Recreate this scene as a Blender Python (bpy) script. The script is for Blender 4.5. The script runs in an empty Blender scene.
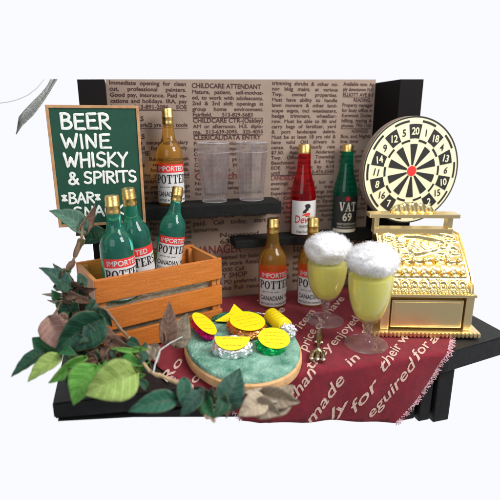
import bpy, bmesh, math, random
from mathutils import Vector, Matrix, noise
R=math.radians; PI=math.pi
random.seed(7)
SC=bpy.context.scene; COL=SC.collection
CLOTH=[(0.0525, 0.3172), (0.0864, 0.1916), (0.134, 0.0905), (0.1834, 0.011), (0.2374, -0.0289), (0.3073, -0.0795), (0.3632, -0.1292), (0.3998, -0.177), (0.522, -0.1987), (0.7913, -0.2459), (1.1027, -0.3053), (1.1445, -0.2636), (1.1964, -0.2211), (1.2466, -0.1628), (1.2867, -0.1083), (1.3206, -0.0481), (1.3703, 0.0057), (1.4386, 0.0671), (1.4938, 0.1421), (1.45, 0.25), (1.4, 0.6), (1.35, 0.9), (0.6, 0.9), (0.36, 0.86), (0.1, 0.5)]
WORDS=[('price', 0.7417, 0.1576, 0.8757, 0.3427), ('they', 0.7028, 0.0022, 0.8787, 0.1694), ('enjoyed', 0.8875, 0.167, 1.1496, 0.416), ('than', 0.6151, -0.1246, 0.7208, -0.0053), ('made', 0.6945, -0.2497, 0.8508, -0.0635), ('in', 0.8705, -0.0096, 0.9519, 0.0445), ('their', 1.0206, -0.0567, 1.1825, 0.087), ('w', 1.1982, 0.1029, 1.2777, 0.1659), ('ly', 0.7914, -0.2484, 0.8685, -0.198), ('for', 0.8942, -0.2277, 1.0007, -0.1072), ('eguired', 0.9746, -0.2681, 1.1869, -0.043), ('for', 1.1904, -0.0288, 1.3226, 0.0692), ('a', 1.3315, 0.0668, 1.4159, 0.1201), ('Ro', 0.1125, 0.0343, 0.2052, 0.1998), ('do', 0.1825, -0.0433, 0.2576, 0.0548), ('item', 0.8041, 0.3738, 0.9652, 0.5607), ('of', 0.8852, 0.3401, 0.9629, 0.4281), ('have', 1.021, 0.5042, 1.2036, 0.6917), ('it', 0.7128, 0.7311, 0.7673, 0.8101), ('re', 0.7415, 0.5398, 0.823, 0.642), ('such', 1.0804, 0.2305, 1.2434, 0.3776), ('By', 0.265, -0.179, 0.3355, -0.0745), ('g', 0.3803, -0.0445, 0.417, 0.0046)]
LEAVES=[(-0.166, 2.02, 0.55, -0.292, 2.029, 0.646, 0.08, 25.0, 'teal'), (-0.19, 2.003, 0.547, -0.105, 2.033, 0.657, 0.064, 50.0, 'rose'), (-0.239, 1.821, 0.354, -0.323, 1.832, 0.461, 0.066, 30.0, 'dteal'), (-0.218, 1.866, 0.382, -0.287, 1.885, 0.454, 0.036, -30.0, 'slate'), (-0.233, 1.814, 0.335, -0.327, 1.825, 0.357, 0.023, 40.0, 'tan'), (-0.235, 1.809, 0.316, -0.31, 1.812, 0.328, 0.02, -40.0, 'tan'), (-0.265, 1.877, 0.374, -0.16, 1.809, 0.316, 0.056, -20.0, 'dteal'), (-0.217, 1.783, 0.32, -0.277, 1.755, 0.276, 0.046, 20.0, 'dgreen'), (-0.196, 1.828, 0.347, -0.245, 1.8, 0.278, 0.051, -40.0, 'dgreen'), (-0.193, 1.838, 0.309, -0.133, 1.762, 0.256, 0.06, 30.0, 'brown'), (-0.159, 1.813, 0.332, -0.164, 1.771, 0.256, 0.047, 60.0, 'brown'), (-0.284, 1.669, 0.31, -0.225, 1.58, 0.207, 0.086, 15.0, 'rose'), (-0.266, 1.627, 0.181, -0.345, 1.639, 0.257, 0.093, -10.0, 'green2'), (-0.313, 1.606, 0.211, -0.417, 1.575, 0.154, 0.049, 35.0, 'dgreen'), (-0.11, 1.619, 0.307, -0.262, 1.573, 0.224, 0.128, -15.0, 'dgreen'), (-0.132, 1.656, 0.261, -0.189, 1.603, 0.174, 0.081, 20.0, 'dgreen2'), (-0.225, 1.699, 0.245, -0.242, 1.664, 0.183, 0.075, 20.0, 'dgreen2'), (-0.25, 1.564, 0.204, -0.358, 1.535, 0.148, 0.059, 30.0, 'lime'), (-0.169, 1.541, 0.2, -0.284, 1.502, 0.144, 0.058, -25.0, 'bright'), (-0.136, 1.504, 0.181, -0.207, 1.434, 0.093, 0.095, 10.0, 'bright'), (-0.005, 1.443, 0.171, -0.167, 1.414, 0.137, 0.124, -5.0, 'lime'), (-0.019, 1.605, 0.197, -0.142, 1.611, 0.247, 0.048, 30.0, 'maroon'), (-0.027, 1.564, 0.195, -0.117, 1.545, 0.194, 0.05, -30.0, 'brown'), (-0.076, 1.579, 0.202, -0.111, 1.54, 0.18, 0.036, -30.0, 'rose'), (-0.153, 1.625, 0.21, -0.08, 1.564, 0.146, 0.047, 40.0, 'bright'), (0.008, 1.492, 0.133, -0.006, 1.573, 0.247, 0.025, 10.0, 'bright'), (0.008, 1.535, 0.205, -0.083, 1.546, 0.228, 0.018, 10.0, 'bright'), (-0.006, 1.541, 0.211, 0.049, 1.508, 0.225, 0.021, -10.0, 'bright'), (-0.005, 1.498, 0.139, 0.052, 1.494, 0.18, 0.018, 20.0, 'bright'), (-0.006, 1.478, 0.143, 0.035, 1.467, 0.147, 0.021, 20.0, 'green'), (0.119, 1.589, 0.202, 0.145, 1.624, 0.347, 0.064, 20.0, 'brown'), (0.118, 1.58, 0.207, 0.099, 1.609, 0.286, 0.03, -50.0, 'rose'), (0.158, 1.613, 0.172, 0.211, 1.632, 0.287, 0.081, 10.0, 'taupe'), (0.066, 1.579, 0.19, 0.021, 1.534, 0.139, 0.059, 20.0, 'taupe'), (0.06, 1.602, 0.187, 0.083, 1.541, 0.15, 0.052, -20.0, 'taupe'), (0.112, 1.294, 0.145, -0.031, 1.288, 0.135, 0.063, 10.0, 'teal2'), (0.149, 1.32, 0.195, 0.153, 1.251, 0.111, 0.045, -10.0, 'teal2'), (0.192, 1.268, 0.169, 0.123, 1.241, 0.12, 0.05, 20.0, 'dteal'), (0.275, 1.295, 0.084, 0.349, 1.368, 0.181, 0.088, 5.0, 'dteal'), (0.187, 1.319, 0.153, 0.258, 1.249, 0.132, 0.045, 30.0, 'dteal'), (0.211, 1.268, 0.151, 0.224, 1.211, 0.114, 0.044, 20.0, 'green2'), (0.182, 1.287, 0.151, 0.198, 1.238, 0.108, 0.038, -30.0, 'green'), (0.266, 1.251, 0.145, 0.224, 1.211, 0.114, 0.044, 0.0, 'dgreen2'), (0.409, 1.236, 0.083, 0.514, 1.287, 0.138, 0.084, -10.0, 'taupe'), (0.394, 1.258, 0.143, 0.512, 1.215, 0.112, 0.066, 15.0, 'taupe'), (0.437, 1.239, 0.121, 0.341, 1.274, 0.15, 0.049, 40.0, 'tan'), (0.391, 1.225, 0.139, 0.301, 1.209, 0.108, 0.07, 10.0, 'tan2'), (0.363, 1.22, 0.132, 0.428, 1.174, 0.111, 0.063, 10.0, 'taupe'), (-0.225, 1.843, 0.37, -0.143, 1.785, 0.324, 0.055, 20.0, 'brown'), (-0.204, 1.802, 0.324, -0.252, 1.805, 0.361, 0.047, -30.0, 'dteal'), (-0.174, 1.74, 0.287, -0.22, 1.716, 0.237, 0.057, 40.0, 'brown'), (-0.12, 1.707, 0.302, -0.072, 1.66, 0.26, 0.045, -20.0, 'dgreen2'), (-0.21, 1.724, 0.273, -0.146, 1.672, 0.231, 0.049, 30.0, 'dgreen'), (-0.248, 1.789, 0.309, -0.213, 1.742, 0.257, 0.043, 10.0, 'dgreen2'), (-0.103, 1.589, 0.209, -0.051, 1.538, 0.156, 0.047, 20.0, 'brown'), (-0.166, 1.632, 0.221, -0.104, 1.585, 0.195, 0.051, -20.0, 'maroon'), (-0.074, 1.596, 0.225, 0.001, 1.547, 0.2, 0.043, 10.0, 'brown'), (0.02, 1.546, 0.181, 0.056, 1.481, 0.139, 0.043, 20.0, 'dgreen'), (-0.042, 1.523, 0.187, 0.024, 1.479, 0.177, 0.042, -20.0, 'green'), (0.031, 1.437, 0.114, 0.001, 1.437, 0.158, 0.027, 20.0, 'dgreen2'), (-0.09, 2.108, 0.521, -0.178, 2.098, 0.474, 0.072, 20.0, 'dgreen2'), (-0.144, 2.113, 0.486, -0.157, 2.134, 0.546, 0.045, -20.0, 'dgreen2'), (-0.264, 1.819, 0.324, -0.178, 1.751, 0.249, 0.055, 10.0, 'green2'), (-0.149, 1.767, 0.331, -0.102, 1.711, 0.257, 0.039, 30.0, 'dgreen'), (-0.242, 1.75, 0.257, -0.178, 1.696, 0.207, 0.053, 0.0, 'dgreen'), (-0.207, 1.905, 0.45, -0.248, 1.88, 0.402, 0.028, 30.0, 'brown'), (-0.165, 1.958, 0.526, -0.191, 1.956, 0.494, 0.025, 30.0, 'olive'), (-0.184, 1.679, 0.29, -0.1, 1.624, 0.256, 0.044, 30.0, 'brown'), (-0.116, 1.668, 0.245, -0.053, 1.621, 0.218, 0.037, -40.0, 'brown'), (-0.049, 1.547, 0.191, -0.126, 1.516, 0.157, 0.035, 30.0, 'green'), (-0.146, 1.521, 0.157, -0.229, 1.532, 0.187, 0.035, 40.0, 'green'), (-0.183, 1.709, 0.267, -0.136, 1.682, 0.296, 0.033, 36.468, 'dteal'), (-0.175, 1.654, 0.271, -0.157, 1.618, 0.24, 0.031, 11.452, 'dgreen'), (-0.195, 1.746, 0.292, -0.193, 1.741, 0.351, 0.042, -52.854, 'dgreen2'), (-0.232, 1.778, 0.362, -0.181, 1.742, 0.36, 0.037, 16.835, 'brown'), (-0.181, 1.743, 0.212, -0.222, 1.733, 0.211, 0.034, 24.937, 'dgreen2'), (-0.211, 1.813, 0.351, -0.22, 1.787, 0.327, 0.023, -13.618, 'maroon'), (-0.088, 1.67, 0.164, -0.047, 1.64, 0.174, 0.026, -9.625, 'rose'), (-0.133, 1.728, 0.335, -0.146, 1.704, 0.315, 0.025, -30.433, 'dteal'), (-0.251, 1.835, 0.411, -0.234, 1.82, 0.452, 0.026, 58.234, 'brown'), (-0.12, 1.775, 0.284, -0.157, 1.757, 0.263, 0.025, 59.748, 'maroon'), (-0.269, 1.816, 0.372, -0.211, 1.78, 0.381, 0.03, -34.411, 'dteal'), (-0.218, 1.627, 0.232, -0.238, 1.604, 0.208, 0.023, -58.139, 'brown'), (-0.206, 1.74, 0.232, -0.168, 1.7, 0.206, 0.03, -38.061, 'rose'), (-0.242, 1.621, 0.19, -0.22, 1.605, 0.232, 0.028, 22.437, 'brown'), (-0.19, 1.68, 0.308, -0.159, 1.648, 0.302, 0.022, -31.391, 'maroon'), (-0.11, 1.705, 0.246, -0.121, 1.679, 0.22, 0.021, -2.484, 'brown'), (-0.147, 1.734, 0.23, -0.11, 1.699, 0.222, 0.029, -27.697, 'dgreen2'), (-0.178, 1.816, 0.41, -0.158, 1.779, 0.379, 0.026, -43.391, 'dgreen'), (-0.186, 1.806, 0.313, -0.186, 1.801, 0.368, 0.036, -3.025, 'dgreen'), (-0.193, 1.711, 0.358, -0.14, 1.673, 0.355, 0.029, -21.731, 'maroon'), (-0.169, 1.692, 0.207, -0.117, 1.667, 0.247, 0.043, -17.78, 'dgreen'), (-0.144, 1.662, 0.156, -0.107, 1.642, 0.197, 0.035, 14.995, 'dgreen'), (-0.2, 1.724, 0.254, -0.223, 1.717, 0.282, 0.028, 27.385, 'rose'), (-0.203, 1.717, 0.2, -0.242, 1.715, 0.23, 0.027, -22.772, 'dgreen'), (-0.257, 1.87, 0.414, -0.216, 1.842, 0.43, 0.027, -29.3, 'green2'), (-0.265, 1.744, 0.357, -0.277, 1.737, 0.396, 0.03, -0.203, 'green2'), (-0.229, 1.787, 0.297, -0.23, 1.753, 0.254, 0.041, 45.632, 'brown'), (-0.197, 1.707, 0.261, -0.212, 1.683, 0.239, 0.028, 25.346, 'dgreen'), (-0.238, 1.735, 0.303, -0.245, 1.707, 0.275, 0.028, 20.658, 'green2'), (-0.137, 1.676, 0.171, -0.165, 1.673, 0.208, 0.026, 21.391, 'dgreen'), (-0.218, 1.775, 0.32, -0.244, 1.774, 0.366, 0.034, -57.033, 'brown'), (-0.243, 1.843, 0.412, -0.273, 1.842, 0.452, 0.035, 55.015, 'dgreen'), (-0.175, 1.807, 0.369, -0.122, 1.772, 0.373, 0.029, 33.43, 'maroon'), (-0.167, 1.589, 0.181, -0.229, 1.588, 0.191, 0.048, -49.535, 'brown'), (-0.089, 1.663, 0.215, -0.057, 1.626, 0.192, 0.037, 6.002, 'rose'), (-0.14, 1.687, 0.292, -0.117, 1.672, 0.337, 0.035, 26.632, 'dgreen2'), (-0.113, 1.717, 0.223, -0.117, 1.71, 0.268, 0.032, 4.435, 'maroon'), (-0.095, 1.618, 0.189, -0.116, 1.597, 0.173, 0.023, -1.506, 'maroon'), (-0.265, 1.644, 0.217, -0.209, 1.604, 0.205, 0.036, -3.533, 'dteal'), (-0.078, 1.604, 0.177, -0.131, 1.602, 0.192, 0.042, 30.941, 'dgreen2'), (-0.181, 1.669, 0.285, -0.151, 1.653, 0.334, 0.034, -22.596, 'maroon'), (-0.206, 1.697, 0.168, -0.169, 1.674, 0.199, 0.031, 8.759, 'maroon'), (-0.226, 1.67, 0.298, -0.276, 1.665, 0.307, 0.041, 5.28, 'rose'), (-0.26, 1.858, 0.364, -0.209, 1.829, 0.39, 0.038, -27.694, 'rose'), (-0.177, 1.84, 0.377, -0.237, 1.83, 0.36, 0.042, -46.966, 'dgreen'), (-0.188, 1.873, 0.404, -0.194, 1.839, 0.355, 0.033, -32.729, 'dteal'), (-0.128, 1.694, 0.353, -0.162, 1.673, 0.323, 0.039, 42.23, 'dgreen2'), (-0.146, 1.612, 0.249, -0.158, 1.612, 0.311, 0.042, 4.582, 'dteal'), (-0.221, 1.745, 0.382, -0.269, 1.743, 0.402, 0.041, 48.321, 'dgreen'), (-0.215, 1.824, 0.315, -0.174, 1.798, 0.341, 0.032, 46.677, 'dteal'), (-0.251, 1.874, 0.387, -0.289, 1.856, 0.364, 0.034, -35.923, 'dteal'), (-0.149, 1.635, 0.209, -0.107, 1.596, 0.192, 0.038, -46.151, 'dgreen'), (-0.171, 1.63, 0.229, -0.224, 1.626, 0.239, 0.03, -57.083, 'dgreen2'), (0.245, 1.263, 0.139, 0.272, 1.243, 0.171, 0.019, 40.826, 'dgreen2'), (0.282, 1.275, 0.102, 0.299, 1.248, 0.099, 0.017, -20.781, 'dgreen'), (0.203, 1.271, 0.149, 0.166, 1.258, 0.145, 0.026, -38.248, 'dgreen2'), (0.201, 1.273, 0.132, 0.173, 1.258, 0.128, 0.019, -21.156, 'dgreen'), (0.151, 1.313, 0.107, 0.183, 1.295, 0.151, 0.03, 0.515, 'dgreen2'), (0.28, 1.27, 0.114, 0.271, 1.242, 0.083, 0.032, -44.014, 'brown'), (0.184, 1.281, 0.144, 0.157, 1.264, 0.131, 0.019, -51.534, 'dgreen2'), (0.189, 1.298, 0.138, 0.218, 1.271, 0.147, 0.022, -27.243, 'dgreen2'), (0.275, 1.26, 0.159, 0.276, 1.232, 0.138, 0.018, 59.986, 'teal2'), (0.227, 1.261, 0.138, 0.23, 1.255, 0.195, 0.031, -29.204, 'dgreen2'), (0.196, 1.284, 0.176, 0.202, 1.255, 0.157, 0.019, 6.007, 'dteal'), (0.21, 1.283, 0.107, 0.167, 1.283, 0.138, 0.034, 5.93, 'dgreen'), (-0.061, 1.495, 0.147, -0.05, 1.462, 0.118, 0.045, 5.034, 'dgreen'), (-0.08, 1.548, 0.207, -0.084, 1.522, 0.187, 0.025, -2.011, 'maroon'), (-0.189, 1.503, 0.16, -0.215, 1.483, 0.139, 0.038, 15.959, 'dgreen'), (-0.145, 1.541, 0.174, -0.106, 1.508, 0.172, 0.028, -51.179, 'green'), (0.024, 1.51, 0.217, 0.019, 1.48, 0.185, 0.039, -42.676, 'dgreen'), (0.044, 1.534, 0.233, 0.021, 1.516, 0.222, 0.02, -17.196, 'dgreen'), (-0.231, 1.606, 0.2, -0.194, 1.572, 0.19, 0.031, -16.318, 'green2'), (-0.034, 1.482, 0.174, -0.003, 1.45, 0.167, 0.026, 34.117, 'maroon'), (-0.071, 1.564, 0.209, -0.045, 1.529, 0.187, 0.036, 30.402, 'maroon'), (-0.221, 1.635, 0.204, -0.278, 1.63, 0.205, 0.032, -58.863, 'dgreen'), (-0.19, 1.602, 0.255, -0.152, 1.569, 0.253, 0.029, 6.075, 'dteal'), (-0.068, 1.545, 0.216, -0.07, 1.519, 0.198, 0.028, 36.27, 'dgreen2'), (-0.133, 1.53, 0.157, -0.178, 1.518, 0.146, 0.039, 37.185, 'green2'), (-0.159, 1.559, 0.171, -0.2, 1.55, 0.176, 0.031, -8.682, 'dteal'), (-0.152, 1.571, 0.255, -0.183, 1.558, 0.253, 0.024, 37.836, 'dgreen'), (-0.131, 1.564, 0.137, -0.09, 1.531, 0.138, 0.029, -0.629, 'maroon'), (-0.023, 1.562, 0.211, -0.06, 1.55, 0.208, 0.025, -21.307, 'dgreen2'), (-0.133, 1.537, 0.19, -0.18, 1.528, 0.185, 0.034, -5.007, 'maroon'), (-0.205, 1.508, 0.152, -0.234, 1.491, 0.138, 0.034, -16.403, 'dgreen'), (-0.15, 1.599, 0.193, -0.117, 1.563, 0.177, 0.033, -38.809, 'dteal'), (-0.03, 1.504, 0.151, -0.015, 1.475, 0.141, 0.023, 55.97, 'maroon'), (-0.066, 1.54, 0.147, -0.023, 1.505, 0.142, 0.027, -27.163, 'dgreen2'), (-0.241, 1.576, 0.225, -0.192, 1.539, 0.222, 0.037, -30.546, 'green2'), (-0.208, 1.55, 0.162, -0.216, 1.522, 0.135, 0.033, 20.686, 'green'), (-0.119, 1.586, 0.172, -0.153, 1.569, 0.152, 0.034, 42.42, 'green'), (-0.014, 1.513, 0.152, -0.069, 1.505, 0.144, 0.039, 36.27, 'dgreen'), (-0.143, 1.609, 0.182, -0.101, 1.571, 0.167, 0.034, -21.494, 'dteal'), (-0.151, 1.562, 0.189, -0.123, 1.525, 0.164, 0.041, 17.758, 'maroon'), (-0.017, 1.568, 0.232, 0.024, 1.534, 0.227, 0.036, -22.494, 'dgreen'), (-0.215, 1.593, 0.207, -0.23, 1.569, 0.183, 0.033, -37.802, 'dgreen'), (-0.186, 1.608, 0.227, -0.216, 1.592, 0.215, 0.032, 42.407, 'dgreen'), (-0.12, 1.588, 0.194, -0.17, 1.581, 0.194, 0.029, -12.069, 'brown'), (-0.21, 1.637, 0.222, -0.258, 1.623, 0.204, 0.045, 18.906, 'dgreen'), (-0.203, 1.646, 0.238, -0.203, 1.618, 0.215, 0.032, -10.107, 'dteal')]
PATHS={'stemA': [(-0.172, 2.0044, 0.567), (-0.1757, 1.9776, 0.5087), (-0.1926, 1.9518, 0.4779), (-0.2173, 1.9272, 0.4439), (-0.2302, 1.8973, 0.4029), (-0.2286, 1.8591, 0.3474), (-0.2568, 1.8169, 0.3237), (-0.2735, 1.7507, 0.3024), (-0.2809, 1.6847, 0.2911)], 'stemB': [(-0.228, 1.8612, 0.3551), (-0.1755, 1.8135, 0.3162), (-0.1199, 1.7321, 0.3129), (-0.0901, 1.7012, 0.3097), (-0.0659, 1.6668, 0.2887), (-0.0431, 1.6403, 0.2569), (-0.0134, 1.6025, 0.2301)], 'stemC': [(-0.0134, 1.6025, 0.2301), (0.0065, 1.5315, 0.1908), (0.0493, 1.4663, 0.1567), (0.0806, 1.4269, 0.1627), (0.1407, 1.3646, 0.155), (0.1918, 1.3117, 0.1338), (0.2151, 1.2787, 0.1173), (0.2284, 1.2336, 0.0865)], 'stemD': [(-0.2643, 1.8191, 0.3237), (-0.2493, 1.7246, 0.2366), (-0.2107, 1.6361, 0.1923), (-0.1455, 1.5476, 0.1734), (-0.0852, 1.5042, 0.1567), (-0.005, 1.4797, 0.15)], 'wireA': [(0.0584, 1.4443, 0.164), (0.072, 1.4698, 0.1904), (0.0908, 1.5138, 0.2115), (0.1317, 1.5659, 0.2077), (0.1814, 1.6056, 0.2064)], 'wireB': [(0.2192, 1.3003, 0.1212), (0.2423, 1.3157, 0.1222), (0.2605, 1.3069, 0.1094), (0.2648, 1.281, 0.0991)], 'bud': [(-0.1819, 1.9728, 0.5233), (-0.2047, 1.9406, 0.4647)], 'ribL': [(-0.4025, 2.1479, 0.9475), (-0.3779, 2.1508, 0.9811), (-0.3327, 2.1606, 1.0211), (-0.2944, 2.1748, 1.0697), (-0.2665, 2.1897, 1.1106), (-0.245, 2.2041, 1.1438), (-0.2279, 2.2181, 1.1712)], 'ribR': [(-0.3884, 2.1643, 1.017), (-0.3651, 2.1659, 1.045), (-0.3324, 2.1769, 1.0773), (-0.2994, 2.188, 1.11), (-0.2789, 2.2003, 1.1349), (-0.2668, 2.2127, 1.1519), (-0.2586, 2.2267, 1.1712)], 'wire': [(-0.4958, 2.2641, 1.0708), (-0.4378, 2.2502, 1.079), (-0.396, 2.2414, 1.0892), (-0.3536, 2.2349, 1.1076), (-0.3146, 2.2323, 1.1363), (-0.2832, 2.2337, 1.1712)]}

# ------------------------------------------------------------------ materials
def srgb(r,g,b):
    f=lambda c:(c/255/12.92) if c/255<=.04045 else ((c/255+.055)/1.055)**2.4
    return (f(r),f(g),f(b))
MATS={}
def mat(name,col,rough=.5,metal=0,trans=0,ior=1.45,nscale=0,namt=0,bump=0,bscale=60,spec=None,sss=0,col2=None,coat=0,nrot=None,sheen=0,emit=0):
    m=bpy.data.materials.new(name); m.use_nodes=True; nt=m.node_tree; N=nt.nodes; Lk=nt.links
    b=N['Principled BSDF']
    b.inputs['Base Color'].default_value=(*col,1); b.inputs['Roughness'].default_value=rough
    b.inputs['Metallic'].default_value=metal; b.inputs['Transmission Weight'].default_value=trans
    b.inputs['IOR'].default_value=ior
    if spec is not None: b.inputs['Specular IOR Level'].default_value=spec
    if coat: b.inputs['Coat Weight'].default_value=coat; b.inputs['Coat Roughness'].default_value=.08
    if sss:
        b.inputs['Subsurface Weight'].default_value=sss; b.inputs['Subsurface Radius'].default_value=(.1,.1,.06); b.inputs['Subsurface Scale'].default_value=.3
    if sheen: b.inputs['Sheen Weight'].default_value=sheen
    tc=N.new('ShaderNodeTexCoord'); mp=N.new('ShaderNodeMapping'); Lk.new(tc.outputs['Object'],mp.inputs[0])
    if nrot: mp.inputs['Scale'].default_value=nrot
    if namt or col2:
        n=N.new('ShaderNodeTexNoise'); n.inputs['Scale'].default_value=nscale or 12; n.inputs['Detail'].default_value=6
        n.inputs['Roughness'].default_value=.65
        Lk.new(mp.outputs[0],n.inputs['Vector'])
        r=N.new('ShaderNodeValToRGB'); r.color_ramp.elements[0].position=.33; r.color_ramp.elements[1].position=.68
        c2=col2 or tuple(min(1,c*(1+namt)) for c in col); c1=col if col2 else tuple(c*(1-namt) for c in col)
        r.color_ramp.elements[0].color=(*c1,1); r.color_ramp.elements[1].color=(*c2,1)
        Lk.new(n.outputs['Fac'],r.inputs[0]); Lk.new(r.outputs[0],b.inputs['Base Color'])
    if bump:
        n2=N.new('ShaderNodeTexNoise'); n2.inputs['Scale'].default_value=bscale; n2.inputs['Detail'].default_value=5
        Lk.new(mp.outputs[0],n2.inputs['Vector'])
        bp=N.new('ShaderNodeBump'); bp.inputs['Strength'].default_value=bump; bp.inputs['Distance'].default_value=.01
        Lk.new(n2.outputs['Fac'],bp.inputs['Height']); Lk.new(bp.outputs[0],b.inputs['Normal'])
    MATS[name]=m; return m
mat('black_wood',(.010,.010,.011),.55,spec=.3,bump=.12,bscale=90,namt=.4,nscale=20)
mat('black_post',(.007,.006,.006),.7,spec=.12,bump=.05)
mat('black_shelf',(.008,.009,.009),.6,spec=.2,bump=.2,bscale=70,namt=.3,nscale=25)
mat('kraft',(.28,.208,.165),.9,bump=.15,bscale=200,namt=.07,nscale=9)
mat('ink',(.055,.015,.015),.8)
mat('ink_red',(.17,.03,.025),.8)
mat('board_green',(.006,.062,.036),.7,namt=.15,nscale=8,bump=.1)
mat('board_edge',(.47,.25,.12),.6,namt=.2,nscale=30,bump=.2)
mat('chalk',(.78,.80,.76),.8,namt=.12,nscale=60)
mat('crate_wood',(.47,.125,.013),.36,coat=.25,col2=(.60,.19,.028),nscale=9,nrot=(1,9,9),bump=.35,bscale=55)
mat('crate_wood_in',(.50,.19,.045),.55,col2=(.6,.24,.06),nscale=9,nrot=(1,9,9),bump=.3)
mat('straw',(.42,.36,.25),.9,namt=.3,nscale=30,bump=.8,bscale=50)
mat('amber',(.97,.58,.12),.06,trans=.93,ior=1.36)
mat('green_glass',(.14,.90,.68),.05,trans=.93,ior=1.38)
mat('dark_green_glass',(.01,.42,.24),.05,trans=.9,ior=1.36)
mat('red_glass',(.62,.008,.014),.05,trans=.9,ior=1.36)
mat('clear',(.96,.96,.97),.03,trans=1,ior=1.42)
mat('clear_cup',(.93,.92,.93),.1,trans=.97,ior=1.22)
mat('gold_cap',(.78,.55,.20),.32,metal=1,bump=.15,bscale=80)
mat('gold',(1.0,.78,.36),.25,metal=1,bump=.12,bscale=28)
mat('gold_bright',(1.0,.80,.38),.24,metal=1,bump=.2,bscale=34)
mat('gold_satin',(.98,.78,.42),.34,metal=1,bump=.1,bscale=20)
mat('label_white',(.60,.60,.60),.6,namt=.04,nscale=30)
mat('label_red',(.70,.035,.03),.6)
mat('label_black',(.02,.022,.022),.55)
mat('label_ink',(.012,.012,.014),.6)
mat('label_cream',(.74,.71,.62),.6)
mat('label_crimson',(.5,.02,.03),.6)
mat('cream',(.83,.76,.50),.5,namt=.03,nscale=20)
mat('dart_black',(.018,.018,.018),.5)
mat('dart_red',(.75,.03,.03),.5)
mat('dart_side',(.22,.16,.13),.7,namt=.3,nscale=40)
mat('cloth',(.185,.0095,.021),.95,namt=.22,nscale=26,bump=.35,bscale=480,sheen=.05)
mat('cloth_print',(.60,.41,.34),.95,namt=.15,nscale=120,bump=.5,bscale=200)
mat('thread',(.62,.36,.42),.9)
mat('cork',(.62,.36,.16),.6,namt=.2,nscale=30,bump=.25)
mat('turquoise',(.05,.20,.14),.85,col2=(.32,.54,.43),nscale=14,bump=1.0,bscale=110)
mat('yellow',(.86,.66,.005),.42,namt=.03,nscale=20)
mat('yellow_ink',(.40,.25,.005),.6)
mat('foil_magenta',(.75,.02,.30),.22,metal=.9,bump=.2,bscale=40)
mat('foil_copper',(.72,.30,.09),.2,metal=.9,bump=.2,bscale=35)
mat('foil_silver',(.86,.87,.89),.22,metal=.9,bump=.8,bscale=45)
mat('foil_green',(.01,.45,.12),.22,metal=.8,bump=.2,bscale=40)
mat('foil_darkgreen',(.03,.16,.09),.35,metal=.5,bump=.7,bscale=40)
mat('drink',(.96,.96,.13),.2,trans=.4,ior=1.2,col2=(1,.99,.34),nscale=14,sss=.6)
mat('cotton',(.99,.99,1.0),.95,sss=.7,bump=.4,bscale=60)
mat('antique_silver',(.62,.56,.40),.26,metal=1,bump=.3,bscale=40)
mat('ribbon',(.30,.31,.29),.38,metal=.6,bump=.9,bscale=60,nrot=(1,1,4))
mat('wire_grey',(.62,.62,.66),.4)
mat('white_wire',(.45,.47,.46),.25,coat=.5)
mat('stem',(.21,.135,.08),.8,namt=.35,nscale=30,bump=.6)
mat('twig',(.48,.33,.18),.8,namt=.4,nscale=26,bump=.6)
LC={'teal':((.06,.15,.105),(.12,.23,.17)),'dteal':((.018,.065,.05),(.045,.12,.085)),'slate':((.12,.17,.15),(.2,.26,.23)),
'dgreen':((.008,.05,.03),(.02,.085,.045)),'dgreen2':((.010,.045,.03),(.025,.10,.05)),'green2':((.012,.10,.035),(.035,.16,.06)),
'green':((.05,.22,.04),(.10,.33,.06)),'bright':((.08,.27,.035),(.15,.38,.07)),'lime':((.24,.37,.08),(.38,.50,.15)),
'rose':((.27,.14,.11),(.38,.23,.19)),'brown':((.12,.065,.045),(.24,.14,.10)),'maroon':((.06,.028,.02),(.14,.07,.045)),
'taupe':((.26,.20,.14),(.38,.31,.23)),'tan':((.40,.33,.27),(.56,.48,.40)),'tan2':((.45,.36,.25),(.58,.48,.36)),'olive':((.12,.11,.04),(.2,.17,.07)),'teal2':((.018,.09,.055),(.04,.16,.10))}
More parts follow.
